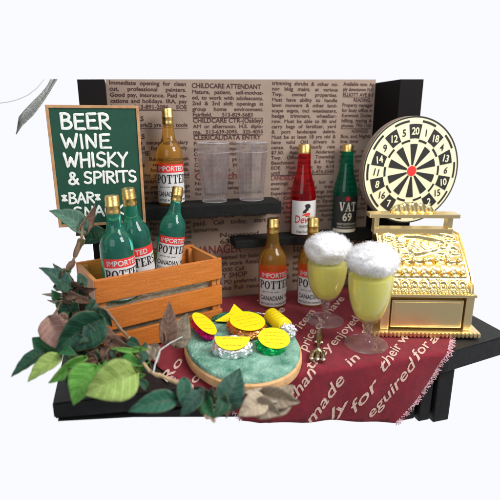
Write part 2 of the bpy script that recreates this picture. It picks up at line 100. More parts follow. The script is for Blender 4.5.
for k,(a,b_) in LC.items():
    m=mat('leaf_'+k,a,.55,col2=b_,nscale=22,bump=.3,bscale=90,spec=.35); nt=m.node_tree; N=nt.nodes; Lk=nt.links; bs=N['Principled BSDF']
    def mth(op,x,y=None,z=None):
        n=N.new('ShaderNodeMath'); n.operation=op
        for i,q in enumerate((x,y,z)):
            if q is None: continue
            if isinstance(q,(int,float)): n.inputs[i].default_value=q
            else: Lk.new(q,n.inputs[i])
        return n.outputs[0]
    uv=N.new('ShaderNodeUVMap'); sp=N.new('ShaderNodeSeparateXYZ'); Lk.new(uv.outputs[0],sp.inputs[0])
    av=mth('ABSOLUTE',mth('SUBTRACT',sp.outputs[1],.5)); f=mth('FRACT',mth('SUBTRACT',mth('MULTIPLY',sp.outputs[0],7.0),mth('MULTIPLY',av,3.2)))
    d=mth('ABSOLUTE',mth('SUBTRACT',f,.5)); ln=mth('LESS_THAN',d,.055); md=mth('LESS_THAN',av,.018); v=mth('MULTIPLY',mth('MAXIMUM',ln,md),.38)
    ed=mth('MULTIPLY',mth('GREATER_THAN',av,.475),.45)
    src=bs.inputs['Base Color'].links[0].from_socket
    mx=N.new('ShaderNodeMixRGB'); Lk.new(v,mx.inputs[0]); Lk.new(src,mx.inputs[1]); mx.inputs[2].default_value=(*[min(1,c*1.7+.04) for c in b_],1)
    m2=N.new('ShaderNodeMixRGB'); Lk.new(ed,m2.inputs[0]); Lk.new(mx.outputs[0],m2.inputs[1]); m2.inputs[2].default_value=(.20,.14,.07,1)
    Lk.new(m2.outputs[0],bs.inputs['Base Color'])
    tl=N.new('ShaderNodeBsdfTranslucent'); Lk.new(m2.outputs[0],tl.inputs[0]); ms=N.new('ShaderNodeMixShader'); ms.inputs[0].default_value=.22
    Lk.new(bs.outputs[0],ms.inputs[1]); Lk.new(tl.outputs[0],ms.inputs[2]); Lk.new(ms.outputs[0],N['Material Output'].inputs[0])
def thin_glass(name,tint,ref,haze):
    m=bpy.data.materials.new(name); m.use_nodes=True; nt=m.node_tree; N=nt.nodes; Lk=nt.links; N.remove(N['Principled BSDF'])
    tr=N.new('ShaderNodeBsdfTransparent'); tr.inputs[0].default_value=(*tint,1); gl=N.new('ShaderNodeBsdfGlossy'); gl.inputs['Roughness'].default_value=.04
    rf=N.new('ShaderNodeBsdfGlass'); rf.inputs['Roughness'].default_value=.03; rf.inputs['IOR'].default_value=1.3; rf.inputs[0].default_value=(*tint,1)
    lw=N.new('ShaderNodeLayerWeight'); lw.inputs[0].default_value=.5; pw=N.new('ShaderNodeMath'); pw.operation='POWER'; pw.inputs[1].default_value=4
    Lk.new(lw.outputs['Facing'],pw.inputs[0]); fr=N.new('ShaderNodeMath'); fr.operation='MULTIPLY_ADD'; fr.inputs[1].default_value=.6; fr.inputs[2].default_value=.035; Lk.new(pw.outputs[0],fr.inputs[0]); a=N.new('ShaderNodeMixShader'); b=N.new('ShaderNodeMixShader'); b.inputs[0].default_value=ref
    Lk.new(fr.outputs[0],a.inputs[0]); Lk.new(tr.outputs[0],a.inputs[1]); Lk.new(gl.outputs[0],a.inputs[2])
    Lk.new(a.outputs[0],b.inputs[1]); Lk.new(rf.outputs[0],b.inputs[2]); df=N.new('ShaderNodeBsdfDiffuse'); df.inputs[0].default_value=(.9,.88,.92,1); tl=N.new('ShaderNodeBsdfTranslucent'); tl.inputs[0].default_value=(.9,.88,.92,1)
    c=N.new('ShaderNodeMixShader'); Lk.new(df.outputs[0],c.inputs[1]); Lk.new(tl.outputs[0],c.inputs[2]); d=N.new('ShaderNodeMixShader'); d.inputs[0].default_value=haze
    Lk.new(b.outputs[0],d.inputs[1]); Lk.new(c.outputs[0],d.inputs[2]); Lk.new(d.outputs[0],N['Material Output'].inputs[0]); MATS[name]=m
def fluffy(name):
    m=bpy.data.materials.new(name); m.use_nodes=True; nt=m.node_tree; N=nt.nodes; Lk=nt.links; N.remove(N['Principled BSDF'])
    a=N.new('ShaderNodeBsdfDiffuse'); a.inputs[0].default_value=(.98,.98,.99,1); b=N.new('ShaderNodeBsdfTranslucent'); b.inputs[0].default_value=(.97,.97,.99,1)
    x=N.new('ShaderNodeBsdfTransparent'); c=N.new('ShaderNodeMixShader'); c.inputs[0].default_value=.5; d=N.new('ShaderNodeMixShader'); d.inputs[0].default_value=.2
    Lk.new(a.outputs[0],c.inputs[1]); Lk.new(b.outputs[0],c.inputs[2]); Lk.new(c.outputs[0],d.inputs[1]); Lk.new(x.outputs[0],d.inputs[2]); Lk.new(d.outputs[0],N['Material Output'].inputs[0]); MATS[name]=m
fluffy('cotton_fibre')
thin_glass('clear_bowl',(.99,.985,.99),.15,.03); thin_glass('clear_foot',(.985,.975,.985),.30,.04); thin_glass('clear_tumbler',(.985,.98,.985),.5,.03); thin_glass('clear_rim',(.99,.985,.99),.3,.30)
# ------------------------------------------------------------------ mesh tools
class MB:
    def __init__(s): s.v=[]; s.f=[]; s.m=[]; s.mats=[]; s.M=Matrix.Identity(4); s.k=0
    def use(s,name):
        if name not in s.mats: s.mats.append(name)
        s.k=s.mats.index(name); return s
    def add(s,vs,fs):
        o=len(s.v); s.v+=[s.M@Vector(p) for p in vs]; s.f+=[[i+o for i in f] for f in fs]; s.m+=[s.k]*len(fs)
    def box(s,x0,x1,y0,y1,z0,z1,bev=0):
        bm=bmesh.new(); bmesh.ops.create_cube(bm,size=1)
        bmesh.ops.scale(bm,vec=(x1-x0,y1-y0,z1-z0),verts=bm.verts)
        bmesh.ops.translate(bm,vec=((x0+x1)/2,(y0+y1)/2,(z0+z1)/2),verts=bm.verts)
        if bev: bmesh.ops.bevel(bm,geom=bm.edges[:],offset=bev,segments=2,affect='EDGES',profile=.7)
        s.bm(bm)
    def bm(s,bm):
        bm.verts.index_update(); s.add([v.co.copy() for v in bm.verts],[[v.index for v in f.verts] for f in bm.faces]); bm.free()
    def lathe(s,prof,n=40,c=(0,0,0),closed=False,fl=0,nf=0,cap=True):
        vs=[];fs=[]; m=len(prof)
        for i in range(n):
            a=2*PI*i/n; k=1+(fl*math.cos(nf*a) if nf else 0)
            for r,z in prof: vs.append((c[0]+r*k*math.cos(a),c[1]+r*k*math.sin(a),c[2]+z))
        for i in range(n):
            j=(i+1)%n
            for q in range(m if closed else m-1):
                t=(q+1)%m; fs.append([i*m+q,j*m+q,j*m+t,i*m+t])
        if cap and not closed:
            fs.append([i*m for i in range(n)][::-1]); fs.append([i*m+m-1 for i in range(n)])
        s.add(vs,fs)
    def tube(s,pts,r,n=8,flat=None):
        pts=[Vector(p) for p in pts]; rr=r if isinstance(r,(list,tuple)) else [r]*len(pts)
        # rounded ends
        P=[];Q=[]
        d0=(pts[0]-pts[1]).normalized(); d1=(pts[-1]-pts[-2]).normalized()
        P+= [pts[0]+d0*rr[0]*.95, pts[0]+d0*rr[0]*.6]; Q+=[rr[0]*.15,rr[0]*.75]
        P+=pts; Q+=list(rr)
        P+= [pts[-1]+d1*rr[-1]*.6, pts[-1]+d1*rr[-1]*.95]; Q+=[rr[-1]*.75,rr[-1]*.15]
        vs=[];fs=[]; ref=Vector((.13,.31,.94)) if flat is None else Vector(flat)
        for i,p in enumerate(P):
            t=(P[min(i+1,len(P)-1)]-P[max(i-1,0)]).normalized()
            u=t.cross(ref)
            if u.length<1e-4: u=t.cross(Vector((1,0,0)))
            u.normalize(); w=t.cross(u)
            for k in range(n):
                a=2*PI*k/n; vs.append(p+(u*math.cos(a)+w*math.sin(a)*(.16 if flat is not None else 1))*Q[i])
        for i in range(len(P)-1):
            for k in range(n):
                l=(k+1)%n; fs.append([i*n+k,i*n+l,(i+1)*n+l,(i+1)*n+k])
        fs.append(list(range(n))[::-1]); fs.append([(len(P)-1)*n+k for k in range(n)])
        s.add(vs,fs)
    def blob(s,c,r,amp=.1,fr=3,sub=4,seed=0,flatb=False):
        bm=bmesh.new(); bmesh.ops.create_icosphere(bm,subdivisions=sub,radius=1)
        for v in bm.verts:
            d=1+amp*noise.noise(v.co*fr+Vector((seed*7.3,seed*3.1,0)))+amp*.5*noise.noise(v.co*fr*2.7+Vector((0,seed*5.,2)))
            p=v.co*d; v.co=Vector((c[0]+p.x*r[0],c[1]+p.y*r[1],c[2]+p.z*r[2]))
        s.bm(bm)
    def prism(s,poly,y0,y1,axis='y'):
        n=len(poly)
        if axis=='y': vs=[(x,y0,z) for x,z in poly]+[(x,y1,z) for x,z in poly]
        elif axis=='z': vs=[(x,y,y0) for x,y in poly]+[(x,y,y1) for x,y in poly]
        else: vs=[(y0,x,z) for x,z in poly]+[(y1,x,z) for x,z in poly]
        s.add(vs,[list(range(n)),[n+i for i in range(n)][::-1]]+[[i,n+i,n+(i+1)%n,(i+1)%n] for i in range(n)])
    def build(s,name,parent=None,smooth=False,auto=None,loc=None,normals=True):
        me=bpy.data.meshes.new(name); me.from_pydata([tuple(v) for v in s.v],[],s.f)
        for n in s.mats: me.materials.append(MATS[n])
        for p,k in zip(me.polygons,s.m): p.material_index=k
        if normals:
            bm=bmesh.new(); bm.from_mesh(me); bmesh.ops.recalc_face_normals(bm,faces=bm.faces); bm.to_mesh(me); bm.free()
        if smooth or auto: me.polygons.foreach_set('use_smooth',[True]*len(me.polygons))
        if auto:
            bm=bmesh.new(); bm.from_mesh(me)
            for e in bm.edges:
                if len(e.link_faces)==2 and e.calc_face_angle(0)>R(auto): e.smooth=False
            bm.to_mesh(me); bm.free()
        o=bpy.data.objects.new(name,me); COL.objects.link(o)
        if loc: o.location=loc
        if parent: o.parent=parent
        return o
def thing(name,label,cat,loc=(0,0,0),rz=0,group=None,rot=None):
    o=bpy.data.objects.new(name,None); COL.objects.link(o); o.location=loc
    o.rotation_euler=rot or (0,0,rz); o.empty_display_size=.05
    tag(o,label,cat,group); return o
def tag(o,label,cat=None,group=None,kind=None):
    if label: o['label']=label
    if cat: o['category']=cat
    if group: o['group']=group
    if kind: o['kind']=kind
    return o
def copy_tree(o,parent=None):
    c=o.copy(); COL.objects.link(c)
    if parent: c.parent=parent
    for ch in [x for x in bpy.data.objects if x.parent==o]: copy_tree(ch,c)
    return c
# ------------------------------------------------------------------ lettering
GC={}
def glyphset(tag_,off):
    chars='ABCDEFGHIJKLMNOPQRSTUVWXYZabcdefghijklmnopqrstuvwxyz0123456789&.,-/()$:;\'!'
    def mk(s):
        c=bpy.data.curves.new('t','FONT'); c.body=s; c.size=1; c.offset=off if 'M' not in s else 0; c.resolution_u=3; c.dimensions='2D'; c.fill_mode='FRONT'
        o=bpy.data.objects.new('t',c); COL.objects.link(o); return o
    obs=[(ch,mk(ch),mk('|'+ch+'|')) for ch in chars]; ref=mk('||')
    bpy.context.view_layer.update()
    dg=bpy.context.evaluated_depsgraph_get()
    def ext(o):
        me=o.evaluated_get(dg).to_mesh(); vs=[v.co.copy() for v in me.vertices]; fs=[list(p.vertices) for p in me.polygons]
        o.evaluated_get(dg).to_mesh_clear(); return vs,fs
    wr=max(v.x for v in ext(ref)[0])-min(v.x for v in ext(ref)[0])
    G={' ':([],[],.30)}
    for ch,o,o2 in obs:
        vs,fs=ext(o); v2,_=ext(o2)
        G[ch]=(vs,fs,max(v.x for v in v2)-min(v.x for v in v2)-wr)
    for ch,o,o2 in obs:
        for q in (o,o2):
            d=q.data; bpy.data.objects.remove(q); bpy.data.curves.remove(d)
    d=ref.data; bpy.data.objects.remove(ref); bpy.data.curves.remove(d)
    GC[tag_]=G
glyphset('r',.004); glyphset('b',.017); glyphset('m',.012)
def text2d(s,size,font='r',width=None,xs=1,just=None,shear=0,track=0):
    """list of (verts2d, faces); optional fit to a width by condensing, or justify by spreading spaces"""
    G=GC[font]; adv=[(G[c][2]+track)*size*xs for c in s]; tot=sum(adv)
    k=1; sp=0
    if width and just:
        n=s.count(' ')
        if tot>width: k=width/tot
        elif n: sp=min((width-tot)/n,size*1.6)
    elif width and tot>0: k=width/tot
    vs=[];fs=[];x=0
    for c,a in zip(s,adv):
        gv,gf,_=G[c]; o=len(vs)
        vs+=[((x+(v.x+shear*v.y)*size*xs)*k,v.y*size) for v in gv]; fs+=[[i+o for i in f] for f in gf]
        x+=a+(sp/k if c==' ' else 0)
    return vs,fs,x*k
# slab-serif stroke letters (unit height, list of rectangles as polygons)
def bar(x0,y0,x1,y1,w):
    d=Vector((x1-x0,y1-y0)).normalized(); n=Vector((-d.y,d.x))*w/2
    return [(x0+n.x,y0+n.y),(x0-n.x,y0-n.y),(x1-n.x,y1-n.y),(x1+n.x,y1+n.y)]
def arcband(cx,cy,rx,ry,a0,a1,w0,w1,n=12):
    P=[];Q=[]
    for i in range(n+1):
        a=R(a0+(a1-a0)*i/n); t=math.sin(PI*i/n) ; w=w0+(w1-w0)*t
        P.append((cx+rx*math.cos(a),cy+ry*math.sin(a))); Q.append((cx+(rx-w)*math.cos(a),cy+(ry-w)*math.sin(a)))
    return [[P[i],P[i+1],Q[i+1],Q[i]] for i in range(n)]
SLAB={'P':([bar(.18,.1,.18,.9,.2),bar(0,.05,.42,.05,.1),bar(0,.95,.40,.95,.1)]+arcband(.38,.70,.32,.30,90,-90,.09,.2)+[bar(.28,.445,.40,.445,.09)],.8),
'O':(arcband(.38,.5,.38,.5,90,-90,.09,.2)+arcband(.38,.5,.38,.5,90,270,.09,.2),.86),
'T':([bar(.36,.1,.36,.9,.2),bar(.16,.05,.56,.05,.1),bar(0,.95,.72,.95,.1),bar(.04,.9,.04,.68,.08),bar(.68,.9,.68,.68,.08)],.82),
'E':([bar(.18,.1,.18,.9,.2),bar(0,.05,.66,.05,.1),bar(0,.95,.66,.95,.1),bar(.28,.5,.5,.5,.1),bar(.62,.1,.62,.3,.08),bar(.62,.9,.62,.7,.08)],.76),
'R':([bar(.18,.1,.18,.9,.2),bar(0,.05,.36,.05,.1),bar(0,.95,.40,.95,.1),bar(.38,.40,.66,.0,.17)]+arcband(.38,.70,.30,.30,90,-90,.09,.19),.84),
'S':(arcband(.32,.72,.28,.28,30,270,.1,.18)+arcband(.32,.28,.30,.28,90,-150,.1,.18),.72),
'V':([bar(.13,.92,.36,.04,.19),bar(.60,.92,.38,.04,.09),bar(0,.95,.30,.95,.09),bar(.46,.95,.74,.95,.09)],.78),
'A':([bar(.14,.08,.36,.96,.09),bar(.58,.08,.37,.96,.19),bar(0,.05,.27,.05,.09),bar(.44,.05,.76,.05,.09),bar(.24,.33,.48,.33,.08)],.80)}
def slab(s,size):
    vs=[];fs=[];x=0
    for c in s:
        if c not in SLAB: x+=.3*size; continue
        polys,w=SLAB[c]
        for p in polys:
            o=len(vs); vs+=[(x+a*size,b*size) for a,b in p]; fs.append(list(range(o,o+len(p))))
        x+=w*size
    return vs,fs,x
def put(mb,t,fn,cuts=None,clip=None):
    """map a 2d text mesh through fn(x,y)->(x,y,z); cuts = x spacing to slice so it follows curves"""
    vs,fs=t[0],t[1]
    if not vs: return
    if cuts:
        bm=bmesh.new(); bv=[bm.verts.new((a,b,0)) for a,b in vs]
        for f in fs:
            try: bm.faces.new([bv[i] for i in f])
            except ValueError: pass
        for ax,vals in cuts:
            for c in vals:
                co=(c,0,0) if ax==0 else (0,c,0); no=(1,0,0) if ax==0 else (0,1,0)
                bmesh.ops.bisect_plane(bm,geom=bm.verts[:]+bm.edges[:]+bm.faces[:],plane_co=co,plane_no=no,dist=1e-6)
        if clip: bmesh.ops.bisect_plane(bm,geom=bm.verts[:]+bm.edges[:]+bm.faces[:],plane_co=(clip[0].x,clip[0].y,0),plane_no=(clip[1].x,clip[1].y,0),clear_inner=True)
        bm.verts.index_update(); vs=[(v.co.x,v.co.y) for v in bm.verts]; fs=[[v.index for v in f.verts] for f in bm.faces]; bm.free()
    mb.add([fn(x,y) for x,y in vs],fs)
# hand lettering strokes in a unit box (width ~0.7)
def arcp(cx,cy,rx,ry,a0,a1,n=9): return [(cx+rx*math.cos(R(a0+(a1-a0)*i/n)),cy+ry*math.sin(R(a0+(a1-a0)*i/n))) for i in range(n+1)]
HW={'B':([[(.1,.02),(.12,.98)],[(.08,.97)]+arcp(.30,.76,.27,.21,80,-80)+[(.14,.52)],[(.14,.52)]+arcp(.34,.27,.32,.25,80,-85)+[(.1,.02)]],.8),
'E':([[(.62,.97),(.12,.95),(.1,.04),(.66,.03)],[(.11,.52),(.56,.54)]],.76),
'R':([[(.1,.0),(.12,.97)],[(.08,.96)]+arcp(.33,.74,.29,.22,85,-85)+[(.14,.5)],[(.28,.5),(.68,.0)]],.78),
'W':([[(.02,.96),(.2,.03),(.42,.7),(.62,.03),(.86,.98)]],.96),
'I':([[(.12,.97),(.12,.03)]],.3),
'N':([[(.1,.0),(.11,.95),(.58,.06),(.62,.98)]],.78),
'H':([[(.1,.98),(.1,.02)],[(.62,.98),(.6,.02)],[(.1,.5),(.6,.53)]],.76),
'S':([[(.56,.86)]+arcp(.33,.74,.24,.22,50,230)+[(.3,.5)]+arcp(.3,.26,.27,.24,60,-150)],.7),
'K':([[(.12,.98),(.1,.0)],[(.6,.97),(.14,.45),(.66,.02)]],.74),
'Y':([[(.04,.97),(.32,.52),(.62,.98)],[(.33,.52),(.28,.0)]],.7),
'P':([[(.1,.0),(.12,.97)],[(.08,.96)]+arcp(.34,.72,.30,.24,85,-85)+[(.13,.46)]],.74),
'T':([[(.0,.95),(.7,.97)],[(.36,.95),(.34,.02)]],.76),
'A':([[(.0,.0),(.34,.98),(.68,.0)],[(.14,.34),(.56,.36)]],.78),
'C':([arcp(.38,.5,.34,.48,50,310)],.74),
'&':([[(.74,.0),(.22,.66)]+arcp(.36,.78,.16,.18,200,-20)+[(.16,.36)]+arcp(.3,.2,.24,.2,150,330)+[(.72,.42)]],.86),
'*':([[(.08,.28),(.42,.72)],[(.42,.28),(.08,.72)],[(.25,.26),(.25,.74)]],.56),' ':([],.34)}
def hand(mb,s,x0,x1,z0,h,y,w):
    tot=sum(HW[c][1] for c in s); k=(x1-x0)/tot; x=x0; q=0
    for c in s:
        jz=random.uniform(-.03,.03)*h; st=random.uniform(-.04,.05)
        for pl in HW[c][0]:
            if len(pl)<=5: pl=[(p0[0]+(p1[0]-p0[0])*f,p0[1]+(p1[1]-p0[1])*f) for p0,p1 in zip(pl,pl[1:]) for f in (0,.08,.5,.92)]+[pl[-1]]
            mb.tube([(x+(a+st*b)*k,y-.0015,z0+b*h+jz) for a,b in pl],[w*random.uniform(.85,1.1) for _ in pl],n=8,flat=(0,1,0))
        x+=HW[c][1]*k
# ------------------------------------------------------------------ camera, world, lights
cam=bpy.data.cameras.new('camera'); co=bpy.data.objects.new('camera',cam); COL.objects.link(co); SC.camera=co
co.location=(0,0,1); co.rotation_euler=(R(90-15.7),0,R(-15.7)); cam.sensor_width=36; cam.lens=458/500*36
cam.clip_start=.05; cam.clip_end=100
cam.dof.use_dof=True; cam.dof.focus_distance=2.12; cam.dof.aperture_fstop=1.3
W=bpy.data.worlds.new('World'); SC.world=W; W.use_nodes=True; nt=W.node_tree; N=nt.nodes; Lk=nt.links
bg=N['Background']; tc=N.new('ShaderNodeTexCoord'); dp=N.new('ShaderNodeVectorMath'); dp.operation='DOT_PRODUCT'
dp.inputs[1].default_value=Vector((.42,.88,-.22)).normalized()
Lk.new(tc.outputs['Generated'],dp.inputs[0]); mr=N.new('ShaderNodeMapRange'); mr.inputs['From Min'].default_value=-.5; mr.inputs['From Max'].default_value=.45
Lk.new(dp.outputs['Value'],mr.inputs['Value']); rp=N.new('ShaderNodeValToRGB')
rp.color_ramp.elements[0].color=(.27,.275,.29,1); rp.color_ramp.elements[1].color=(.955,.96,1.0,1)
Lk.new(mr.outputs[0],rp.inputs[0]); Lk.new(rp.outputs[0],bg.inputs[0]); bg.inputs[1].default_value=1
def area(name,loc,target,size,energy,col=(1,1,1),sy=None):
    l=bpy.data.lights.new(name,'AREA'); l.size=size; l.energy=energy; l.color=col
    if sy: l.shape='RECTANGLE'; l.size_y=sy
    o=bpy.data.objects.new(name,l); COL.objects.link(o); o.location=loc
    o.rotation_euler=(Vector(target)-Vector(loc)).to_track_quat('-Z','Y').to_euler(); return o
area('softbox_key',(2.9,-.2,3.1),(.8,1.9,.2),1.7,188,(1,.985,.96))
area('softbox_fill',(-1.6,-.9,2.0),(.6,1.9,.2),2.2,42,(.96,.98,1))
area('softbox_top',(1.1,1.35,3.3),(.9,1.75,0),1.3,34,(1,.99,.97))
SC.view_settings.view_transform='Standard'; SC.view_settings.look='None'; SC.view_settings.exposure=0; SC.view_settings.gamma=1
SC.render.engine='CYCLES'; SC.cycles.max_bounces=14; SC.cycles.transmission_bounces=12; SC.cycles.transparent_max_bounces=12
SC.cycles.sample_clamp_indirect=6
# ------------------------------------------------------------------ table
FX=[-.303,.65,1.366,1.766]; FY=[1.609,1.556,1.549,1.612]
def fy(x):
    if x<=FX[0]: return FY[0]
    for i in range(3):
        if x<=FX[i+1]: t=(x-FX[i])/(FX[i+1]-FX[i]); return FY[i]+(FY[i+1]-FY[i])*t
    return FY[3]
tb=thing('display_table','black painted wooden table top carrying the whole miniature bar','table',(.7,1.95,0))
def local(o,par): 
    o.parent=par; o.matrix_parent_inverse=Matrix.Translation(par.location).inverted(); return o
bm=bmesh.new(); xs=FX; top=[]; bot=[]
poly=list(zip(FX,FY))+[(1.766,2.56),(-.303,2.56)]
zb=[-.066,-.10,-.10,-.10,-.10,-.066]
tv=[bm.verts.new((x,y,0)) for x,y in poly]; bv=[bm.verts.new((x,y,z)) for (x,y),z in zip(poly,zb)]
bm.faces.new(tv); bm.faces.new(bv[::-1])
for i in range(6): j=(i+1)%6; bm.faces.new([tv[i],bv[i],bv[j],tv[j]])
bmesh.ops.bevel(bm,geom=bm.edges[:],offset=.006,segments=2,affect='EDGES')
m=MB().use('black_wood'); m.bm(bm); local(m.build('tabletop'),tb)
m=MB().use('black_wood'); m.prism([(-.29,-.07),(-.02,-.104),(1.19,-.104),(1.19,-.30),(.40,-.185),(-.02,-.105)],1.60,1.64); 
local(m.build('brace'),tb)
m=MB().use('black_wood')
for x0,x1,y0,y1,z in ((1.196,1.262,1.60,1.70,-.362),(1.275,1.335,1.585,1.70,-.372),(1.35,1.436,1.575,1.70,-.385)):
    m.box(x0,x1,y0,y1,z,-.101,.008)
m.box(1.20,1.43,1.62,1.69,-.36,-.102)
local(m.build('leg'),tb)
# ------------------------------------------------------------------ display box
KF=1.0335; KM=Matrix.Translation((0,0,1))@Matrix.Scale(KF,4)@Matrix.Translation((0,0,-1))
db=thing('display_box','black open display box with newsprint lined back and two black shelves','display box',(.68,2.25,0))
m=MB().use('black_post'); m.M=KM; m.prism([(-.145,.0336),(-.035,.0336),(-.035,1.171),(-.145,1.168)],2.15,2.40); local(m.build('side_panel'),db)
m=MB().use('black_post'); m.M=KM; m.prism([(1.391,.0336),(1.524,.0336),(1.524,1.206),(1.391,1.203)],2.15,2.40); local(m.build('side_panel'),db)
m=MB().use('kraft'); m.M=KM; m.prism([(-.0348,.0336),(1.3908,.0336),(1.391,1.221),(-.035,1.190)],2.39,2.40); bp=local(m.build('back_panel'),db)
m=MB().use('black_shelf'); m.box(-.036,.823,2.30,2.469,.520,.586,.006); local(m.build('shelf'),db)
m=MB().use('black_shelf'); m.box(.574,1.437,2.335,2.469,.329,.374,.006); local(m.build('shelf'),db)
# newsprint
m=MB(); m.M=KM
def line(s,x,z,size,width=None,font='r',ink='ink',just=True):
    m.use(ink); t=text2d(s,size,font,width,just=just); put(m,t,lambda a,b:(x+a,2.3885,z+b))
def rule(x0,x1,z,w=.0022): m.use('ink'); m.add([(x0,2.3885,z),(x1,2.3885,z),(x1,2.3885,z+w),(x0,2.3885,z+w)],[[0,1,2,3]])
rn=random.Random(5)
POOL="needed for busy shop. Apply in person Mon thru Fri at office. Must have own car and valid license. Good pay and benefits. Part time evenings & weekends. Call after noon ask for manager. Experience preferred but will train right person. Send resume to PO Box. Full time position open for reliable worker. Nights available. Hourly rate plus bonus. References required. Equal opportunity employer. Great location near bus line. Paid holidays and vacation. Start now".split()
HEADS=["DRIVER wanted","COOK/HELPER","DENTAL ASSISTANT","FACTORY WORK","HAIR STYLIST","JANITOR P/T","OFFICE CLERK","SALES HELP","WAREHOUSE","NURSE AIDE","PAINTERS"]
def filler(n):
    s=rn.choice(POOL)
    while True:
        w_=rn.choice(POOL)
        if len(s)+len(w_)+1>n: return s
        s+=' '+w_
def column(rows,x,w,z,zend,pitch,size,nch,red=.35):
    rows=list(rows)
    while z>zend:
        if rows: s,k=rows.pop(0)
        else:
            if rn.random()<.13: rows=[("-",2),(rn.choice(HEADS),1)]; continue
            s,k=filler(nch),0
        if k==2: rule(x,x+w,z+pitch*.68); z-=pitch*.12; continue
        if k==1: m.use('ink_red' if rn.random()<red else 'ink'); T=text2d(s,size*1.22,'b',min(w,len(s)*size*.72)); put(m,T,lambda a,b:(x+a,2.3885,z+b))
        elif k==4: m.use('ink_red'); T=text2d(s,size*2.0,'b',min(w,len(s)*size*1.1)); z-=pitch*.5; put(m,T,lambda a,b:(x+a,2.3885,z+b))
        elif k==3: m.use('ink'); T=text2d(s,size,'b',w*.55); put(m,T,lambda a,b:(x+a+w*.35,2.3885,z+b))
        else:
            m.use('ink'); full=len(s)>nch*.72
            T=text2d(s,size,'b',w if full else len(s)/nch*w,xs=1.12,just=True); put(m,T,lambda a,b:(x+a,2.3885,z+b))
            if k==5: rule(x,x+len(s)/nch*w,z-.005,.0018)
        z-=pitch
C1=[("Immediate opening for clean",0),("cut, professional painters.",0),("Good pay, insurance. Paid va-",0),("cations and holidays. IRA, pay",0),("bonus. 513-891-2086. EOE",5),("-",2),("",0),("PAINTERS",1),("Exterior work/2 yrs. exp. tools",0),("-",2),("",0),("PAINTERS",1),("Own tools necessary. Salary",0),("51312 Call for an apply.",0),("PART TIME",1)]
column(C1,-.020,.365,1.168,.03,.0272,.0262,29,.2)
C2=[("CHILDCARE ATTENDANT",1),("Mature, patient, self-motivat-",0),("ed, to work with adolescents.",0),("2nd & 3rd shift openings in",0),("group home environment.",0),("Fairfield. 513-829-5683",5),("-",2),("CHILDCARE CTR-(Oakley)",1),("AM or afternoon. H.S. diplo-",0),("ma. 513-639-3095, 325-4055",5),("-",2),("CLERICAL/DATA ENTRY",1),("Part time position for local",0),("person w/computer skills.",0),("Call for appointment at 241",0),("Temporary to permanent in",0),("Corryville. $8 per hour &",0),("benefits. Fax 421-8800",0),("Quick check",4),("Now hiring day cashiers at",0)]
column(C2,.372,.372,1.160,.60,.0272,.0262,28,.3)
column([("all locations. Apply today",0),("Saturdays. Some evenings.",0),("Holidays and vacations",0),("paid. Call today, start",0),("tomorrow.",0),("Norwood",3),("631-5570",3),("MANAGER",4),("wanted for busy",3),("gift store. Retail",3),("exp. 777-5000 Call",0),("HOLIDAY SHOP",1)],.355,.41,.570,.05,.0365,.0345,26,.6)
C3=[("trimming shrubs & other mi-",0),("nor bldg maint. at various",0),("Twp. owned properties.",0),("Must have ability to handle",0),("lawn mowers & other land-",0),("scape eqpts, incl weedeaters,",0),("hedge trimmers, wheelbar-",0),("row. Must be able to lift and",0),("carry bags of fertilizer, yard",0),("& port landscape debris.",0),("Must be at least 18 yrs old &",0),("have valid OH drivers li-",0),("cense. Range. Hourly rate",0),("$7.50. Apply at Anderson",0),("Twp. Office the Township",0),("Beechmont Ave. 8-4 Mon",0),("EOE. Must accept by 4/14",0),("until filled. 513-474-5560",5),("-",2),("LANDSCAPE",1)]
column(C3,.79,.375,1.182,.42,.0272,.0262,29,.2)
C4=[("Available now. Ap",0),("ply downtown M-F.",0),("ELLIOTT AVE 8-5",5),("READING",3),("Property manager",0),("for busy office in",0),("Kenwood. Duties:",0),("billing, typing &",0),("phones. 793-1100",0),("-",2),("NORWOOD",3)]
column(C4,1.195,.187,1.186,.42,.0272,.0262,17,.2)
line("L",.845,.19,.125,None,'b','ink_red')
column([("LIFEGUARDS for club",1),("pool season. Must be",0)],.93,.44,.345,.05,.0365,.0345,27,.5)
column([],.785,.13,.15,.05,.0365,.0345,8,.5)
o=m.build('newsprint',normals=False); o.parent=bp
# ------------------------------------------------------------------ cloth
RB=.020; YO=.012
def cmap(u,w,off=0):
    """u along table, w = distance behind the front edge (negative hangs down)"""
    f=fy(u); cy=f-YO+RB; top=.0062+.0026*noise.noise(Vector((u*7,w*7,1)))
    if w>=RB-YO: return (u,f+w,top+off)
    s=(RB-YO)-w
    if s<RB*PI/2:
        a=s/RB; return (u,cy-(RB+off)*math.sin(a),.006-RB+(RB+off)*math.cos(a))
    d=s-RB*PI/2; k=min(1,d/.12)
    y=cy-RB-off-k*(.008*(1+math.sin(u*12+1.2))+.005*(1+math.sin(u*27+d*9)))
    return (u,y,.006-RB-d)
arc=[(RB-YO)-RB*PI/2*i/5 for i in range(6)]
ucuts=[-.1+.03*i for i in range(56)]+FX[1:3]; wcuts=[.03*i for i in range(1,32)]+arc+[arc[-1]-.025*i for i in range(1,14)]
cl=MB().use('cloth')
bnd=[]
PL=CLOTH
for i in range(len(PL)):
    a=Vector(PL[i]); b=Vector(PL[(i+1)%len(PL)]); n=max(1,int((b-a).length/.012)); nn=Vector((-(b-a).y,(b-a).x)).normalized()
    for k in range(n):
        p=a.lerp(b,k/n)
        if i>=10 or i<8: p=p+nn*.0035*noise.noise(Vector((p.x*40,p.y*40,3)))
        bnd.append((p.x,p.y))
put(cl,([*bnd],[list(range(len(bnd)))]),lambda u,w:cmap(u,w),cuts=[(0,ucuts),(1,wcuts)])
cloth=cl.build('tablecloth',smooth=True,normals=False)
tag(cloth,'maroon fringed tablecloth printed with cream words draped over the black table front','tablecloth')
